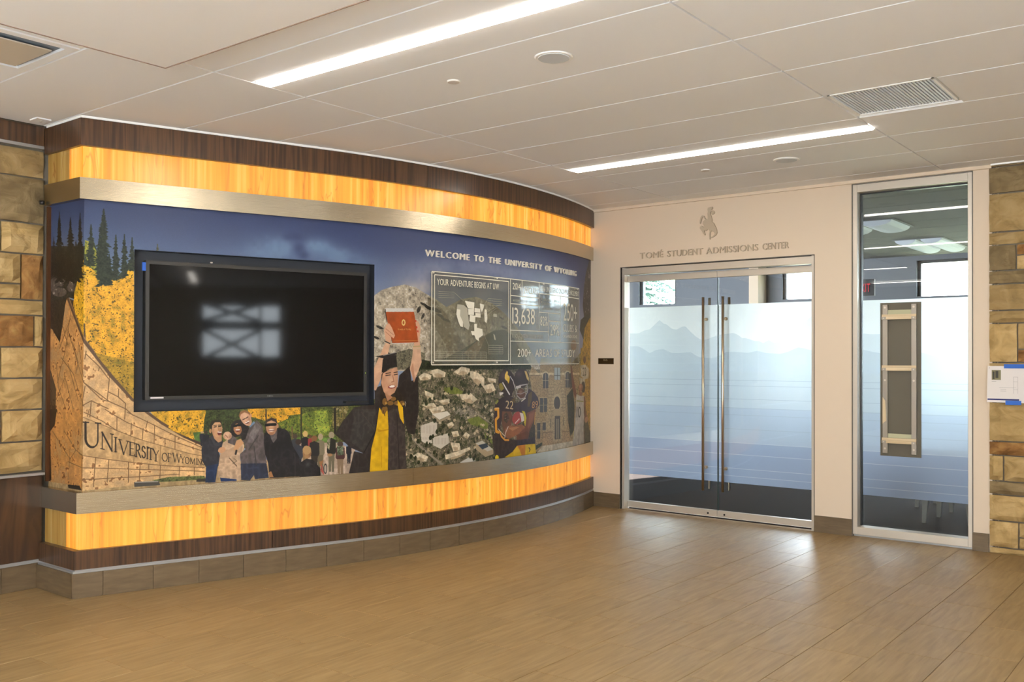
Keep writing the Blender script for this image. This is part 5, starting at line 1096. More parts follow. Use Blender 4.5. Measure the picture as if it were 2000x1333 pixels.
('p','7a4c38',0,[2203,560,2225,568,2230,623,2260,655,2238,669,2213,660,2205,626]),
('l','26221e',5,[2215,605,2217,638]),
('p','b08468',0,[2262,660,2256,665,2247,669,2236,670,2226,669,2218,665,2214,660,2215,655,2221,650,2230,646,2240,645,2251,646,2259,650,2263,655]),
('p','c0b8ac',2,[2097,670,2200,681,2208,761,2121,759,2073,753,2073,713]),
('l','8a8070',1.4,[2134,688,2140,747]),
('l','d8d028',2,[2079,692,2079,721]),
('l','8c4a30',3,[2208,701,2211,753]),
('p','3a2a2c',2,[1511,566,1530,548,1576,535,1614,543,1633,565,1633,594,1608,596,1553,590,1549,612,1540,641,1546,671,1512,666,1503,617]),
('p','3c2c32',2,[1630,565,1682,553,1711,515,1746,529,1773,550,1783,577,1757,591,1725,588,1712,611,1688,600,1659,600,1633,609]),
('p','5e4c28',0,[1708,534,1733,525,1730,555,1715,581,1701,580]),
('p','5e4c28',0,[1602,551,1622,545,1628,564,1616,561]),
('p','7a4a34',2,[1698,602,1757,591,1750,626,1715,669,1701,700,1631,696,1653,673,1688,649]),
('p','8a583c',0,[1712,607,1749,599,1737,632,1706,660]),
('p','70482f',2,[1550,590,1600,592,1610,615,1602,641,1579,647,1560,678,1548,625]),
('p','4a3226',6,[1556,600,1576,595,1592,615,1576,633,1561,623]),
('p','9c3a30',0,[1665,624,1657,633,1644,639,1631,641,1619,638,1610,631,1607,621,1610,611,1618,602,1630,596,1643,594,1656,597,1665,604,1668,614]),
('p','d8d0c8',0,[1652,599,1674,603,1682,629,1664,633,1659,615]),
('l','e8e0d8',2,[1624,636,1650,621]),
('l','e8e0d8',1,[1624,631,1630,636]),
('l','e8e0d8',1,[1630,628,1637,632]),
('l','e8e0d8',1,[1637,624,1644,629]),
('l','e8e0d8',1,[1644,620,1651,625]),
('p','c8b828',0,[1665,593,1684,596,1695,620,1688,649,1670,651,1682,629,1678,606]),
('p','2a2220',0,[1665,641,1682,637,1685,649,1667,654]),
('p','94603e',2,[1565,653,1587,642,1631,643,1667,641,1688,653,1643,676,1587,688,1566,679]),
('p','b07a50',0,[1587,650,1631,647,1653,650,1609,661]),
('p','6a4028',2,[1631,677,1700,668,1715,677,1703,701,1636,696]),
('p','34261f',1,[1498,670,1512,664,1546,670,1587,688,1636,696,1645,722,1554,755,1513,743,1501,705]),
('p','2e2226',1,[1631,695,1715,696,1753,690,1755,718,1642,716]),
('p','e0b418',2,[1546,757,1554,753,1609,735,1637,715,1659,723,1688,751,1688,758,1546,765]),
('p','cc7e20',2,[1637,715,1688,715,1700,749,1665,751,1653,732]),
('p','e2bc1c',2,[1688,715,1753,717,1761,754,1688,756]),
('l','3a3018',3,[1712,728,1720,736,1714,742]),
('p','e8c828',0,[1532,748,1531,752,1528,755,1524,756,1520,756,1516,754,1513,750,1512,746,1513,743,1516,740,1519,738,1524,739,1528,741,1531,744]),
('p','362828',0,[1624,489,1622,510,1610,527,1591,536,1570,536,1549,527,1535,511,1528,491,1530,471,1541,455,1559,445,1580,444,1601,453,1617,469]),
('p','362828',0,[1537,523,1608,522,1608,538,1566,541]),
('g','6a5654',0.6,[1560,463,26,16]),
('p','e6c060',0,[1563,476,1565,463,1575,450,1582,454,1580,463,1592,471,1591,483,1585,495,1579,486,1570,482]),
('p','e0b830',0,[1576,476,1592,473,1590,486,1584,495]),
('l','d8d0cc',4,[1553,491,1571,511,1591,532]),
('p','8a7a2c',0,[1532,494,1547,491,1560,511,1545,520,1534,510]),
('p','d8ccc4',0,[1534,524,1556,524,1556,529,1537,536]),
('l','cfc6c0',2.5,[1595,470,1612,486,1624,512]),
('p','352726',0,[1712,481,1704,496,1688,508,1668,513,1647,511,1630,503,1620,489,1618,474,1625,459,1640,447,1660,442,1681,443,1699,451,1710,465]),
('g','5c4a48',0.6,[1647,461,23,13]),
('p','c8aa68',0,[1681,451,1694,451,1711,478,1710,488,1698,481]),
('p','5a3828',0,[1687,534,1684,542,1677,548,1667,552,1656,551,1646,547,1639,540,1636,532,1639,524,1645,518,1656,514,1667,515,1677,519,1684,525]),
('g','f4d0ac',0.32,[1657,527,14,9]),
('g','5a3424',0.38,[1677,538,10,12]),
('g','5a3424',0.22,[1642,538,7,10]),
('l','b0a8a4',3,[1626,512,1652,503,1699,499]),
('l','aaa29e',2.5,[1627,516,1637,539,1658,551,1682,548,1701,528,1700,501]),
('l','9c9490',2,[1630,529,1658,533,1698,524]),
('p','c4bcb6',0,[1628,505,1658,501,1661,510,1633,515]),
('l','d8ccb8',3,[1664,559,1688,549]),
('x','e8c890','22',[1570,553,1615,557,1612,586,1568,580]),
('x','e8a860','89',[1733,563,1773,561,1771,587,1731,587]),
('l','e09a2c',8,[1513,581,1528,581,1529,608,1515,617,1518,657,1530,661]),
('l','e8c8a0',1.5,[1508,577,1533,578]),
('l','d8943a',5,[1535,656,1546,676,1566,690,1587,692]),
('l','e0d0b0',2,[1528,649,1551,667,1566,677]),
('p','8a8a38',0,[1510,560,1525,548,1531,553,1518,565]),
('l','d8cfc8',2.5,[1565,682,1567,668,1584,645]),
('l','d8a048',3,[1754,603,1749,646]),
('p','2c231c',9,[-7,176,127,183,154,259,100,248,73,304,56,366,-2,323]),
('p','b4834e',8,[97,247,182,358,187,373,188,571,19,577,37,559,40,490,-3,421,-4,325,16,331,58,367,74,318,86,267]),
('p','b07c44',8,[-3,545,184,539,182,750,166,737,11,737,-5,736]),
('p','2e1f12',0,[-13,545,45,543,33,586,9,603,10,642,17,733,-11,739]),
('p','c8a070',8,[182,358,254,459,303,518,329,545,362,571,393,595,430,620,448,629,486,638,487,742,431,736,180,747,181,554]),
('p','c8a070',8,[434,621,481,645,493,672,493,734,435,736]),
('l','5a4230',9,[96,246,181,357,254,458,304,516]),
('l','8a6c50',2.5,[101,245,184,356,257,455,305,514]),
('l','5a4230',5,[335,549,376,581,429,616,482,643]),
('l','4e3a2c',4,[434,620,462,634,481,643]),
('l','6e4f30',1.6,[101,335,183,470,226,515,244,520]),
('l','6e4f30',1.6,[188,397,220,430,242,461]),
('l','6e4f30',1.6,[183,470,244,520,284,540,303,558]),
('l','6e4f30',1.6,[178,530,201,517,242,539]),
('l','6e4f30',1.6,[67,407,130,448,183,530]),
('l','6e4f30',1.6,[56,383,114,305]),
('l','6e4f30',1.6,[47,473,88,387,117,281]),
('l','6e4f30',1.6,[102,421,157,518]),
('l','6e4f30',1.6,[40,518,89,455]),
('l','6e4f30',1.6,[82,448,131,539]),
('l','6e4f30',1.6,[156,367,182,454]),
('l','6e4f30',1.6,[125,366,156,420,143,447]),
('l','6e4f30',1.6,[73,325,101,373]),
('l','6e4f30',1.6,[188,390,185,410]),
('l','6e4f30',1.6,[220,430,218,440]),
('l','6e4f30',1.6,[244,461,239,518]),
('l','6e4f30',1.6,[201,517,198,558]),
('l','6e4f30',1.6,[267,488,266,509,284,526]),
('l','6e4f30',1.6,[242,495,267,509]),
('l','6e4f30',1.6,[284,526,282,567]),
('l','6e4f30',1.6,[186,480,178,530]),
('l','6e4f30',1.6,[39,421,54,490,90,537]),
('l','6e4f30',1.4,[184,546,227,570,263,596,299,613,358,638,410,659,480,676]),
('l','6e4f30',1.4,[196,539,192,557]),
('l','6e4f30',1.4,[234,540,263,560,288,576,320,592,372,618,429,640,488,663]),
('l','6e4f30',1.4,[263,562,263,596]),
('l','6e4f30',1.4,[299,578,297,611]),
('l','6e4f30',1.4,[288,549,320,566,357,586,410,616,480,651]),
('l','6e4f30',1.4,[328,593,326,625]),
('l','6e4f30',1.4,[357,586,356,636]),
('l','6e4f30',1.4,[384,622,384,648]),
('l','6e4f30',1.4,[339,574,335,593]),
('l','6e4f30',1.4,[410,616,410,659]),
('l','6e4f30',1.4,[161,652,242,670,321,685,392,696,488,707]),
('l','6e4f30',1.4,[180,688,242,693,321,701,430,711,488,717]),
('l','6e4f30',1.4,[212,663,207,738]),
('l','6e4f30',1.4,[244,671,240,729]),
('l','6e4f30',1.4,[292,680,292,733]),
('l','6e4f30',1.4,[321,685,319,735]),
('l','6e4f30',1.4,[373,694,371,727]),
('l','6e4f30',1.4,[422,699,421,726]),
('l','6e4f30',1.4,[343,690,343,703]),
('l','6e4f30',1.4,[181,717,211,719,256,719,321,720,422,720]),
('l','6e4f30',1.4,[85,599,146,645,116,670,21,602]),
('l','6e4f30',1.4,[109,678,177,688]),
('l','6e4f30',1.4,[116,636,109,723]),
('l','6e4f30',1.4,[146,645,176,654]),
('l','6e4f30',1.4,[175,539,177,747]),
('l','6e4f30',1.4,[449,669,449,681]),
('l','6e4f30',1.4,[461,705,461,725]),
('p','bc9666',1,[182,559,227,581,317,621,391,647,445,665,488,676,492,706,411,697,299,679,242,668,165,651]),
('l','7a5c3c',1.2,[182,559,317,621,445,665,488,676]),
('l','8a6a44',1.2,[373,641,371,691]),
('l','8a6a44',1.2,[308,619,305,681]),
('x','241a12','~U',[181,571,224,576,224,641,182,632]),
('x','241a12','~N',[224,598,255,606,255,650,224,641]),
('x','241a12','~I',[256,613,264,615,264,652,257,651]),
('x','241a12','~V',[267,619,293,626,293,663,267,655]),
('x','241a12','~E',[293,627,308,631,308,665,293,661]),
('x','241a12','~R',[308,632,323,637,323,670,308,666]),
('x','241a12','~S',[324,639,335,642,336,672,324,670]),
('x','241a12','~I',[337,642,341,643,341,674,337,673]),
('x','241a12','~T',[341,644,354,649,354,678,341,675]),
('x','241a12','~Y',[353,649,369,654,369,684,353,679]),
('x','241a12','~O',[376,660,391,663,391,685,376,681]),
('x','241a12','~F',[391,662,400,664,400,686,392,685]),
('x','241a12','~W',[404,662,426,668,426,690,404,685]),
('x','241a12','~Y',[425,672,436,674,436,692,425,689]),
('x','241a12','~O',[436,674,448,677,448,694,436,692]),
('x','241a12','~M',[449,677,464,681,464,697,449,694]),
('x','241a12','~I',[466,681,468,681,468,697,466,696]),
('x','241a12','~N',[469,681,481,684,481,699,469,697]),
('x','241a12','~G',[480,683,490,685,490,700,480,698]),
('p','a88a60',1,[-5,738,177,750,271,748,492,737,492,747,177,762,-9,764]),
('p','5a6034',3,[351,732,392,726,488,729,492,739,373,738]),
('p','4a443e',0,[306,734,369,734,372,746,307,746]),
('l','a09a92',2,[310,734,366,736]),
('p','2c241c',0,[105,737,166,735,177,746,109,746]),
('p','3a342c',0,[467,737,492,737,492,745,467,744]),
('p','2a2822',9,[0,108,182,121,183,201,152,247,104,250,1,256]),
('p','5a5048',4,[64,207,61,212,53,216,41,218,27,217,15,214,6,210,3,204,6,199,15,195,27,193,40,194,52,197,61,202]),
('p','5a5048',4,[83,205,82,212,76,216,68,219,60,219,51,215,46,210,44,204,46,197,51,192,59,190,68,191,76,194,81,199]),
('p','5a5048',4,[49,189,47,192,41,194,33,194,24,194,16,192,10,190,8,187,10,184,16,183,24,182,33,182,41,184,47,186]),
('p','5a5048',4,[127,199,125,202,118,204,108,205,98,204,88,203,81,200,78,197,81,194,88,192,97,191,108,192,118,194,125,196]),
('p','5a5048',4,[98,192,97,194,93,196,87,196,80,196,74,195,70,193,69,190,70,188,74,186,80,186,87,186,92,187,97,189]),
('p','5a5048',4,[139,213,138,216,133,218,126,219,119,219,112,217,107,215,106,211,107,208,112,206,119,205,126,205,133,207,138,210]),
('p','5a5048',4,[39,218,37,224,32,229,23,232,14,231,6,228,1,223,-2,216,0,210,6,205,14,202,23,203,31,206,37,212]),
('p','5a5048',4,[142,225,139,230,133,234,123,236,113,235,103,233,96,228,93,223,96,218,103,214,112,212,123,212,133,215,139,220]),
('p','5a5048',4,[94,235,90,240,79,244,63,246,45,245,29,242,18,237,14,232,18,226,29,223,45,221,63,222,79,225,90,230]),
('p','a9805a',6,[202,223,233,214,269,223,267,245,211,247]),
('p','2c3420',3,[182,121,202,100,215,137,233,165,260,197,278,177,303,132,303,219,183,224]),
('p','dca62a',5,[183,169,193,172,207,183,220,199,231,225,247,241,263,235,278,211,287,179,303,163,304,316,183,319,143,301,128,265,151,206,165,191]),
('p','dca62a',5,[134,235,180,153,182,353,128,272]),
('p','dca030',5,[180,203,303,197,305,516,254,454,187,360]),
('p','b08a2c',10,[207,393,304,420,305,516,254,454]),
('p','8a8a2e',5,[184,106,197,108,215,137,229,179,220,199,193,167,183,139]),
('t','1c1a16',0,[22,85,183,22]),
('t','1c1a16',0,[52,21,199,30]),
('t','1c1a16',0,[111,42,202,34]),
('t','1c1a16',0,[161,34,200,24]),
('t','1c1a16',0,[75,113,195,24]),
('t','1c1a16',0,[140,103,199,29]),
('t','232a1e',0,[198,65,167,14]),
('t','232a1e',0,[228,22,213,23]),
('t','232a1e',0,[219,85,199,13]),
('t','232a1e',0,[258,87,202,14]),
('t','232a1e',0,[279,84,191,14]),
('t','232a1e',0,[298,91,176,12]),
('t','232a1e',0,[242,138,212,14]),
('t','4a4a34',0,[362,104,128,7]),
('p','4c5224',3,[489,540,1008,531,1008,656,489,659]),
('p','dba22c',5,[393,543,493,546,495,563,489,577,484,600,481,629,457,628,434,617,393,597]),
('p','343c1c',3,[493,548,586,548,581,587,557,620,499,620,484,629,487,577]),
('p','cf9628',5,[605,547,764,546,764,569,727,572,722,595,686,591,650,582,615,571]),
('p','5c6a26',5,[696,591,764,569,844,553,861,590,850,635,801,633,738,620,706,609]),
('p','8a9a3c',5,[806,562,844,561,853,620,823,632,804,608]),
('p','6e6238',6,[861,549,917,550,900,591,872,624,861,615]),
('p','46602a',1,[457,609,499,608,502,630,481,638,462,630]),
('p','5a7a30',1,[727,635,872,642,872,657,727,650]),
('l','3a2e24',3,[660,553,661,615]),
('l','2c2620',3,[764,548,765,652]),
('l','241e1a',5,[869,556,870,629]),
('l','6a5236',3,[737,605,738,641]),
('l','4a3c28',2,[543,586,545,620]),
('p','b8a08c',1,[743,651,872,657,935,681,935,754,823,752,743,736]),
('p','b89468',0,[487,611,485,613,482,614,478,613,477,610,478,608,482,607,485,608]),
('p','2a2a30',0,[475,615,482,613,489,616,489,628,487,630,477,630,475,627]),
('p','22222a',0,[477,629,487,630,486,648,483,648,482,636,481,648,478,647]),
('p','3a2c26',0,[498,612,497,613,496,615,494,615,491,615,489,614,487,613,487,611,487,609,489,608,491,608,494,608,496,608,497,610]),
('p','1e1c22',0,[484,616,492,615,501,617,501,631,499,633,486,633,484,630]),
('p','1e1e26',0,[486,632,498,633,497,653,494,653,492,639,492,653,488,653]),
('p','4a3a30',0,[754,633,753,636,751,639,748,640,745,640,742,638,740,636,740,632,740,629,742,627,745,626,748,626,751,627,753,630]),
('p','383a40',0,[736,642,747,639,757,643,758,669,755,674,739,673,736,668]),
('p','2a2a2e',0,[739,672,755,673,753,712,748,711,747,686,746,711,741,711]),
('p','c8a468',0,[785,627,784,631,782,635,779,636,775,636,772,634,770,631,769,627,770,623,772,620,775,618,779,618,782,620,784,623]),
('p','1e1c20',0,[765,640,777,635,789,641,790,674,786,680,768,679,765,673]),
('p','8a7048',0,[769,678,786,679,785,729,779,728,777,695,776,728,770,728]),
('p','5a4030',0,[796,635,795,639,792,640,789,638,787,635,789,631,792,630,795,632]),
('p','8a3030',0,[785,642,792,639,798,642,799,660,797,663,787,663,785,659]),
('p','3a3a40',0,[787,662,797,663,796,689,793,689,792,671,791,689,788,688]),
('p','a89478',0,[832,638,832,642,829,645,826,647,822,647,819,645,817,642,816,637,817,633,819,630,822,628,826,628,829,630,832,634]),
('p','7c7058',0,[812,651,824,646,836,652,837,686,834,692,815,691,812,684]),
('p','6a6048',0,[815,690,833,691,832,742,826,742,824,708,823,741,817,741]),
('p','3c2c24',0,[765,650,764,654,762,657,758,658,754,658,751,656,748,653,747,649,748,645,751,642,754,641,758,641,762,643,764,646]),
('p','34363e',0,[743,661,756,657,769,663,770,694,766,700,746,699,743,692]),
('p','282a30',0,[747,698,766,699,764,745,758,745,756,714,755,744,749,744]),
('p','7a5232',0,[815,642,814,646,811,649,807,651,803,651,799,649,796,646,795,642,796,638,799,635,803,633,807,633,811,635,814,638]),
('p','2a2624',0,[791,654,805,649,820,656,821,688,817,694,794,693,790,686]),
('p','3c3228',0,[795,692,816,693,814,741,807,740,805,708,804,740,797,740]),
('p','9c8c74',0,[868,634,867,639,864,642,860,644,856,643,852,641,850,638,849,633,850,629,852,626,856,624,860,624,864,626,867,630]),
('p','26241f',0,[845,647,858,642,872,649,873,684,869,691,848,690,844,683]),
('p','6e6650',0,[849,689,869,690,867,743,860,743,859,707,857,742,850,742]),
('p','4a3a34',0,[921,665,919,668,915,670,911,668,909,664,911,660,915,659,919,661]),
('p','22222a',0,[906,671,915,669,923,672,924,691,921,695,908,694,906,690]),
('p','1c1c24',0,[909,693,921,694,920,722,916,722,915,703,914,722,910,721]),
('p','4a3830',0,[896,662,896,666,893,668,889,670,885,669,881,668,878,665,877,661,878,658,881,655,885,654,889,654,893,656,896,659]),
('p','4e2a2a',0,[873,672,887,668,901,674,902,703,898,708,876,707,872,701]),
('p','8a7258',0,[877,706,897,707,896,750,889,750,887,721,886,750,879,749]),
('p','5c6a54',6,[876,668,896,669,898,695,878,695]),
('p','8a8468',6,[845,645,856,641,852,677,845,671]),
('l','b84a40',2,[826,716,834,747,823,731]),
('p','2a2826',0,[845,733,845,739,843,745,841,747,838,747,836,744,834,739,833,732,834,725,836,720,838,717,841,717,843,720,845,726]),
('p','b0a090',0,[843,732,843,738,842,742,840,744,839,744,837,741,836,737,836,732,836,727,837,723,839,721,840,721,842,723,843,727]),
('p','1d191a',1,[762,710,780,699,801,703,823,729,825,752,760,750]),
('g','6a6668',0.5,[785,716,8,8]),
('p','a07850',0,[796,682,795,690,791,696,786,699,780,699,774,695,771,688,769,680,771,673,774,666,780,663,786,663,791,667,795,674]),
('g','f4d0ac',0.32,[781,675,7,9]),
('g','5a3424',0.38,[791,686,5,11]),
('g','5a3424',0.22,[773,686,3,9]),
('p','b08c5c',0,[795,675,794,681,790,685,785,687,779,687,774,684,770,679,769,673,770,668,774,663,779,661,785,662,790,664,794,669]),
('p','96683e',0,[820,711,834,706,831,716,823,724]),
('p','a87c54',0,[862,693,861,695,859,696,855,697,852,697,848,695,846,694,845,692,846,690,848,688,852,688,855,688,859,689,861,691]),
('p','27262b',1,[480,657,483,641,504,623,515,617,539,637,536,653,526,662,531,679,529,698,526,705,494,708,482,688]),
('p','1d2a44',1,[493,703,526,698,518,749,491,748]),
('p','3a3a40',0,[504,625,511,620,518,640,533,641,528,650,514,647]),
('p','b98a66',0,[509,613,515,630,526,640,535,637,535,619]),
('p','c99870',0,[537,601,536,612,532,620,527,625,520,625,514,620,509,612,507,602,508,592,511,584,517,579,523,579,530,583,534,591]),
('g','f4d0ac',0.32,[520,595,8,10]),
('g','5a3424',0.38,[531,608,6,15]),
('g','5a3424',0.22,[511,608,4,12]),
('p','2a201a',0,[504,608,502,591,507,580,521,576,533,581,536,590,529,584,516,584,509,592,507,611]),
('p','b08058',0,[507,607,507,610,506,612,504,614,503,613,502,612,501,610,500,607,501,604,502,602,503,600,504,601,506,602,507,604]),
('p','5a2420',0,[535,615,534,617,532,619,530,620,528,620,525,619,524,617,523,614,524,612,525,610,528,609,530,609,532,610,534,612]),
('l','f0e4d8',2,[525,611,533,612]),
('l','1c1410',1.8,[514,597,520,596]),
('l','1c1410',1.8,[526,596,533,595]),
('l','3a281e',1.5,[513,593,521,592]),
('l','3a281e',1.5,[525,592,534,592]),
('l','a87850',1.5,[525,597,526,605]),
('p','1b1516',1,[559,613,561,591,571,581,586,578,606,590,613,610,608,635,596,644,586,624,574,628,563,623]),
('p','b07850',0,[590,603,591,610,589,616,585,620,580,621,575,619,571,614,568,607,568,600,570,594,574,590,578,589,583,592,588,597]),
('g','f4d0ac',0.32,[578,600,6,8]),
('g','5a3424',0.38,[586,610,5,10]),
('g','5a3424',0.22,[571,610,3,8]),
('l','120e10',5,[569,596,576,595]),
('l','120e10',5,[580,594,588,594]),
('p','6a2c28',0,[586,609,585,611,584,612,581,613,578,613,576,612,574,610,573,609,574,607,576,606,578,605,581,605,584,606,585,607]),
('l','f0e6e0',2.5,[575,607,584,607]),
('p','b8987a',1,[538,641,552,632,576,633,598,649,598,663,586,677,588,702,590,748,567,745,524,736,528,691,531,672]),
('p','1d3058',0,[531,737,577,745,577,749,533,748]),
('p','544a48',1,[612,602,633,582,650,598,655,632,658,676,663,704,633,711,589,702,586,675,601,663,598,644,571,650,552,642,553,627,563,620,586,640,601,634]),
('p','262a3a',1,[588,702,662,705,669,747,629,748,626,736,615,750,590,748]),
('p','6c6260',1,[633,587,645,602,621,645,606,644,616,615]),
('l','34302e',1.5,[626,655,633,709]),
('l','3a3432',1.5,[611,664,638,626]),
('p','6a86a4',0,[612,598,625,584,629,589,615,602]),
('p','dba888',0,[614,569,618,578,619,588,617,594,612,598,604,596,596,591,590,583,585,573,584,564,587,557,592,554,599,555,607,560]),
('g','f4d0ac',0.32,[600,568,7,11]),
('g','5a3424',0.38,[611,582,5,15]),
('g','5a3424',0.22,[591,583,4,11]),
('p','8a6040',0,[582,568,586,557,598,552,612,558,619,569,618,575,609,563,598,559,588,564,585,574]),
('p','c8906c',0,[619,568,619,571,618,573,617,574,615,574,614,573,613,571,613,568,613,566,614,564,615,563,616,563,618,564,618,566]),
('p','5c2c24',0,[611,585,611,587,610,588,609,590,606,591,604,591,602,591,601,590,601,588,602,587,603,585,606,584,608,584,610,584]),
('l','f4eae0',2.2,[602,588,611,584]),
('l','3a241c',1.8,[594,579,599,577]),
('l','3a241c',1.8,[602,576,608,572]),
('p','c4a080',2,[529,684,535,672,567,654,586,665,576,674,552,681,538,686]),
('p','c89468',0,[567,662,576,637,588,632,597,645,586,655,576,667]),
('p','d8a888',0,[563,623,562,628,558,632,553,634,548,633,543,631,540,627,539,622,540,617,543,613,548,611,553,611,558,613,562,618]),
('g','f4d0ac',0.32,[549,619,7,5]),
('g','5a3424',0.38,[558,625,5,8]),
('g','5a3424',0.22,[542,625,3,6]),
('l','8a5c44',1.5,[545,620,552,627]),
('p','c8946c',0,[546,658,546,662,544,665,540,668,536,670,531,669,527,667,525,664,525,661,527,657,530,654,535,653,540,653,543,655]),
('l','2a221e',4,[574,674,576,665]),
('l','8a7258',2,[569,686,577,694,567,700]),
('l','6a543e',2,[557,685,577,708]),
('p','1a1618',1,[655,619,673,615,697,606,717,611,730,623,740,661,760,694,762,749,671,748,667,706,658,679,654,646]),
('p','5a5250',1,[672,625,694,609,692,636,682,649,676,638]),
('l','342e2e',1.5,[746,681,747,746]),
('p','a87448',0,[670,731,676,729,683,746,671,746]),
('p','c4916c',0,[693,604,691,614,686,622,679,626,672,625,665,620,661,611,660,601,662,591,667,583,674,579,681,580,688,585,692,594]),
('g','f4d0ac',0.32,[674,595,9,11]),
('g','5a3424',0.38,[687,609,6,15]),
('g','5a3424',0.22,[664,609,5,12]),
('p','3c2e2a',0,[659,595,662,583,676,576,690,581,694,595,688,589,676,584,664,588]),
('p','b08060',0,[697,601,697,604,696,606,695,607,693,607,692,606,691,603,691,601,691,598,692,596,693,594,695,594,696,596,697,598]),
('l','120f12',6,[660,597,672,596]),
('l','120f12',6,[676,596,687,596]),
('p','e8dcd0',0,[683,613,683,614,681,615,678,616,674,616,671,615,669,614,668,612,669,611,671,609,674,609,677,609,681,610,683,611]),
('l','7a4a3c',1.6,[668,613,684,613]),
('p','a06c4c',0,[668,619,685,618,681,625,672,626]),
('p','2b2320',1,[1002,544,1001,499,1022,491,1032,527,1106,547,1112,638,1119,758,915,753,932,686,966,695,922,675,869,632,893,597,931,555]),
('p','241d1a',1,[1084,501,1090,460,1129,431,1137,479,1162,461,1165,572,1149,647,1123,641,1108,592,1105,547]),
('p','3a302c',1,[1047,567,1104,560,1112,638,1117,754,1053,752]),
('p','35302c',1,[936,559,1006,562,1004,628,969,691,917,655]),
('l','1c1614',2,[1082,578,1091,750]),
('l','4c403a',1.5,[956,569,1001,624]),
('l','17120f',3,[965,693,1006,628,1016,562]),
('p','e0b08e',2,[1000,504,999,437,1039,359,1057,363,1044,410,1026,464,1006,505]),
('p','e2b494',2,[1142,368,1170,368,1176,419,1146,483,1130,440,1139,401]),
('p','c08c6c',0,[1134,438,1142,419,1150,475,1145,481]),
('p','dedad4',0,[1037,253,1143,249,1145,262,1040,266]),
('p','a84a1c',2,[1039,264,1145,260,1166,356,1064,361]),
('l','d8d2ca',1.5,[1064,361,1166,357]),
('p','e6cc84',0,[1113,295,1112,299,1110,303,1107,305,1104,305,1101,303,1099,300,1098,295,1099,291,1101,287,1104,285,1107,285,1110,287,1112,290]),
('p','a85a28',0,[1109,295,1108,299,1106,301,1103,300,1102,295,1103,291,1105,289,1108,290]),
('x','e8c87c','University of Wyoming',[1084,313,1134,312,1134,318,1084,319]),
('l','c88a4c',1,[1069,353,1161,350]),
('l','2a1c16',2,[1038,256,1044,293]),
('p','dca888',0,[1034,321,1042,303,1052,298,1062,311,1074,336,1069,345,1060,340,1057,360,1040,353]),
('l','a87458',1.3,[1041,316,1068,334]),
('l','a87458',1.3,[1039,325,1060,340]),
('l','241a18',2.2,[1037,354,1055,361]),
('p','dca888',0,[1151,291,1160,288,1167,300,1172,318,1167,341,1170,368,1145,369,1146,357,1162,355,1156,318]),
('p','c43820',0,[1159,309,1158,311,1156,313,1154,312,1153,309,1154,306,1156,305,1158,306]),
('p','c43820',0,[1163,322,1163,324,1161,325,1159,324,1158,322,1158,319,1161,318,1163,319]),
('p','c43820',0,[1155,289,1154,291,1152,292,1151,291,1150,289,1151,286,1152,286,1154,286]),
('l','b8a070',3,[1142,370,1170,368]),
('l','cdb890',2,[1145,377,1170,375]),
('p','241a12',1,[1021,517,1026,455,1042,437,1083,496,1112,533,1117,547,1107,561,1069,557,1047,576,1034,567,1022,553]),
('p','7c5828',0,[1045,540,1044,545,1042,549,1039,552,1035,551,1032,549,1029,545,1029,540,1029,535,1032,531,1035,529,1039,529,1042,531,1044,535]),
('p','7c5828',0,[1070,546,1068,549,1065,551,1061,552,1055,552,1051,551,1047,548,1046,545,1047,542,1051,539,1055,538,1060,538,1065,540,1068,542]),
('p','7c5828',0,[1093,546,1092,549,1089,552,1084,553,1080,553,1075,551,1072,549,1071,546,1072,543,1075,540,1080,539,1084,539,1089,541,1092,543]),
('p','7c5828',0,[1111,547,1110,550,1107,553,1103,555,1099,554,1095,553,1092,550,1091,546,1092,543,1095,540,1099,539,1103,539,1107,540,1110,543]),
('p','7c5828',0,[1048,563,1048,566,1046,569,1044,571,1041,571,1038,569,1037,566,1036,563,1036,559,1038,556,1041,555,1044,555,1046,557,1048,559]),
('p','7c5828',0,[1079,532,1078,535,1075,537,1071,538,1066,538,1062,537,1059,535,1058,532,1059,529,1062,527,1066,526,1071,526,1075,527,1078,530]),
('p','b88c44',0,[1046,545,1045,548,1042,549,1039,548,1038,545,1039,542,1042,540,1045,542]),
('p','b88c44',0,[1090,551,1088,553,1085,554,1081,553,1080,550,1081,548,1085,547,1088,548]),
('p','b88c44',0,[1111,550,1110,553,1106,554,1103,553,1102,549,1103,546,1106,545,1110,546]),
('p','b07c5c',0,[1031,500,1058,521,1066,527,1047,540,1039,518]),
('p','cf9a78',2,[1024,482,1030,453,1057,440,1082,434,1086,460,1084,492,1073,513,1055,523,1034,511]),
('g','ecc8a8',0.5,[1058,473,13,14]),
('l','2a1a14',2,[1041,460,1057,458]),
('l','2a1a14',1.8,[1041,454,1058,451]),
('l','2a1a14',2,[1071,458,1083,456]),
('l','2a1a14',1.8,[1070,451,1083,449]),
('l','a06c50',2,[1066,460,1070,478,1062,480]),
('p','8a3c34',0,[1077,494,1076,496,1072,499,1067,500,1061,501,1055,500,1051,499,1049,496,1050,494,1054,491,1059,490,1065,489,1071,490,1075,491]),
('p','f4ece4',0,[1075,493,1074,494,1071,496,1067,497,1062,497,1058,497,1055,496,1054,495,1054,493,1057,492,1061,490,1066,490,1070,490,1073,491]),
('p','1b1614',1,[1026,451,1030,410,1042,399,1079,397,1082,432,1057,437]),
('p','2a2422',0,[1003,401,1031,397,1080,387,1081,394,1042,409]),
('l','9a948e',1.6,[1032,398,1080,388]),
('p','e8b41e',2,[1018,557,1032,576,1048,567,1051,617,1050,751,985,753,991,681,1007,626]),
('p','e8b41e',0,[1084,535,1104,560,1108,613,1093,592,1086,560]),
('p','c08c10',0,[1011,622,1027,627,1051,624,1051,628,1016,633]),
('l','c08c10',1.4,[1027,678,1027,741]),
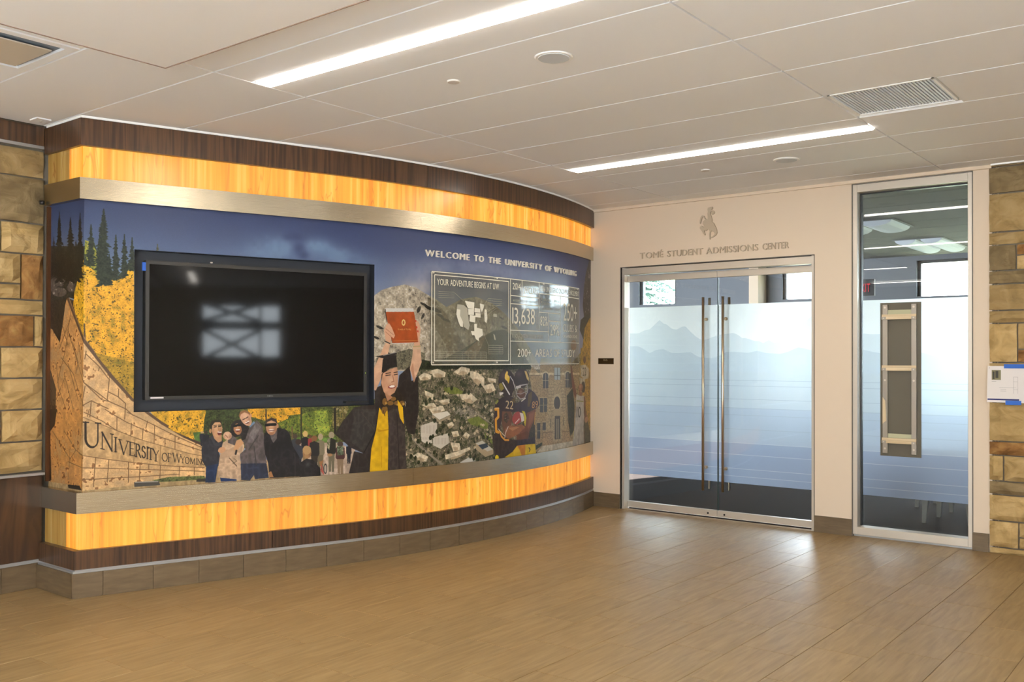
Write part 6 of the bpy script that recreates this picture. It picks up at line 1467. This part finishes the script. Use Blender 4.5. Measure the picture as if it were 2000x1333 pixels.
('p','7c5828',0,[1043,567,1042,572,1040,576,1036,578,1033,578,1029,576,1027,572,1026,567,1027,562,1029,558,1032,556,1036,556,1040,558,1042,562]),
('l','4a3018',2,[1032,567,1038,583]),
('l','d8c8b0',1.3,[1113,556,1115,547,1112,542])]
for k_,c_,w_,d_ in DATA:
    if k_=='p': fillp(c_,w_,d_)
    elif k_=='l': linep(c_,w_,d_)
    elif k_=='g': glow(c_,w_,d_)
    elif k_=='t': tree(c_,d_)
    elif k_=='x': text2(c_,w_,d_)
    elif k_=='d':
        for i in range(0,len(d_),4):
            x,y,r_,b_=d_[i:i+4]
            if b_: fillp('b8a488',1,[x-r_,y-1,x,y-r_*.5-1,x+r_,y,x+r_,y+r_*.4,x,y+r_,x-r_,y+r_*.5])
            else: fillp('2a3018',3,[x-r_*.8,y,x-r_*.3,y-r_,x+r_*.5,y-r_,x+r_*.9,y,x+r_*.4,y+r_*.8,x-r_*.5,y+r_*.8])
IMG=np.clip(IMG*MGAIN,0,1)
im=bpy.data.images.new('photo_mural_print',MW,MH); buf=np.ones((MH,MW,4),np.float32); buf[...,:3]=IMG[::-1]; im.pixels.foreach_set(buf.ravel()); im.update(); im.pack()
mm,nt,b0,out=newmat('printed_mural'); tx=N(nt,'ShaderNodeTexImage'); tx.image=im; tx.extension='EXTEND'; nt.links.new(tx.outputs[0],b0.inputs['Base Color']); b0.inputs['Roughness'].default_value=.38; b0.inputs['Specular IOR Level'].default_value=.35
P,Nn,q=cut(P_MU,0,P_MU[1][-1],.05); qs=sorted([v for v in q if min(abs(v-NS0),abs(v-NS1))>.012]+[NS0,NS1]); sc=P_MU[1][1]
V=[];F=[];UV=[]; zs=[.64,NZ0,NZ1,2.56]
for i in range(len(qs)-1):
    a,b_=qs[i],qs[i+1]; mid=(a+b_)/2
    for j in range(3):
        if j==1 and NS0<mid<NS1: continue
        k=len(V)
        for s_,z_ in ((a,zs[j]),(b_,zs[j]),(b_,zs[j+1]),(a,zs[j+1])):
            pnt=on(P_MU,min(max(s_,1e-6),P_MU[1][-1]),z_); V.append(tuple(pnt)); UV.append((s_*400/MW,1-(2.540-z_)*400/MH))
        F.append((k,k+1,k+2,k+3))
o=mk('photo_mural',V,F,mm,uv=UV); setp(o,'curved photo mural of mountains, campus, students and athletes between the steel bands','mural')
md=o.modifiers.new('thickness','SOLIDIFY'); md.thickness=.004; md.offset=-1
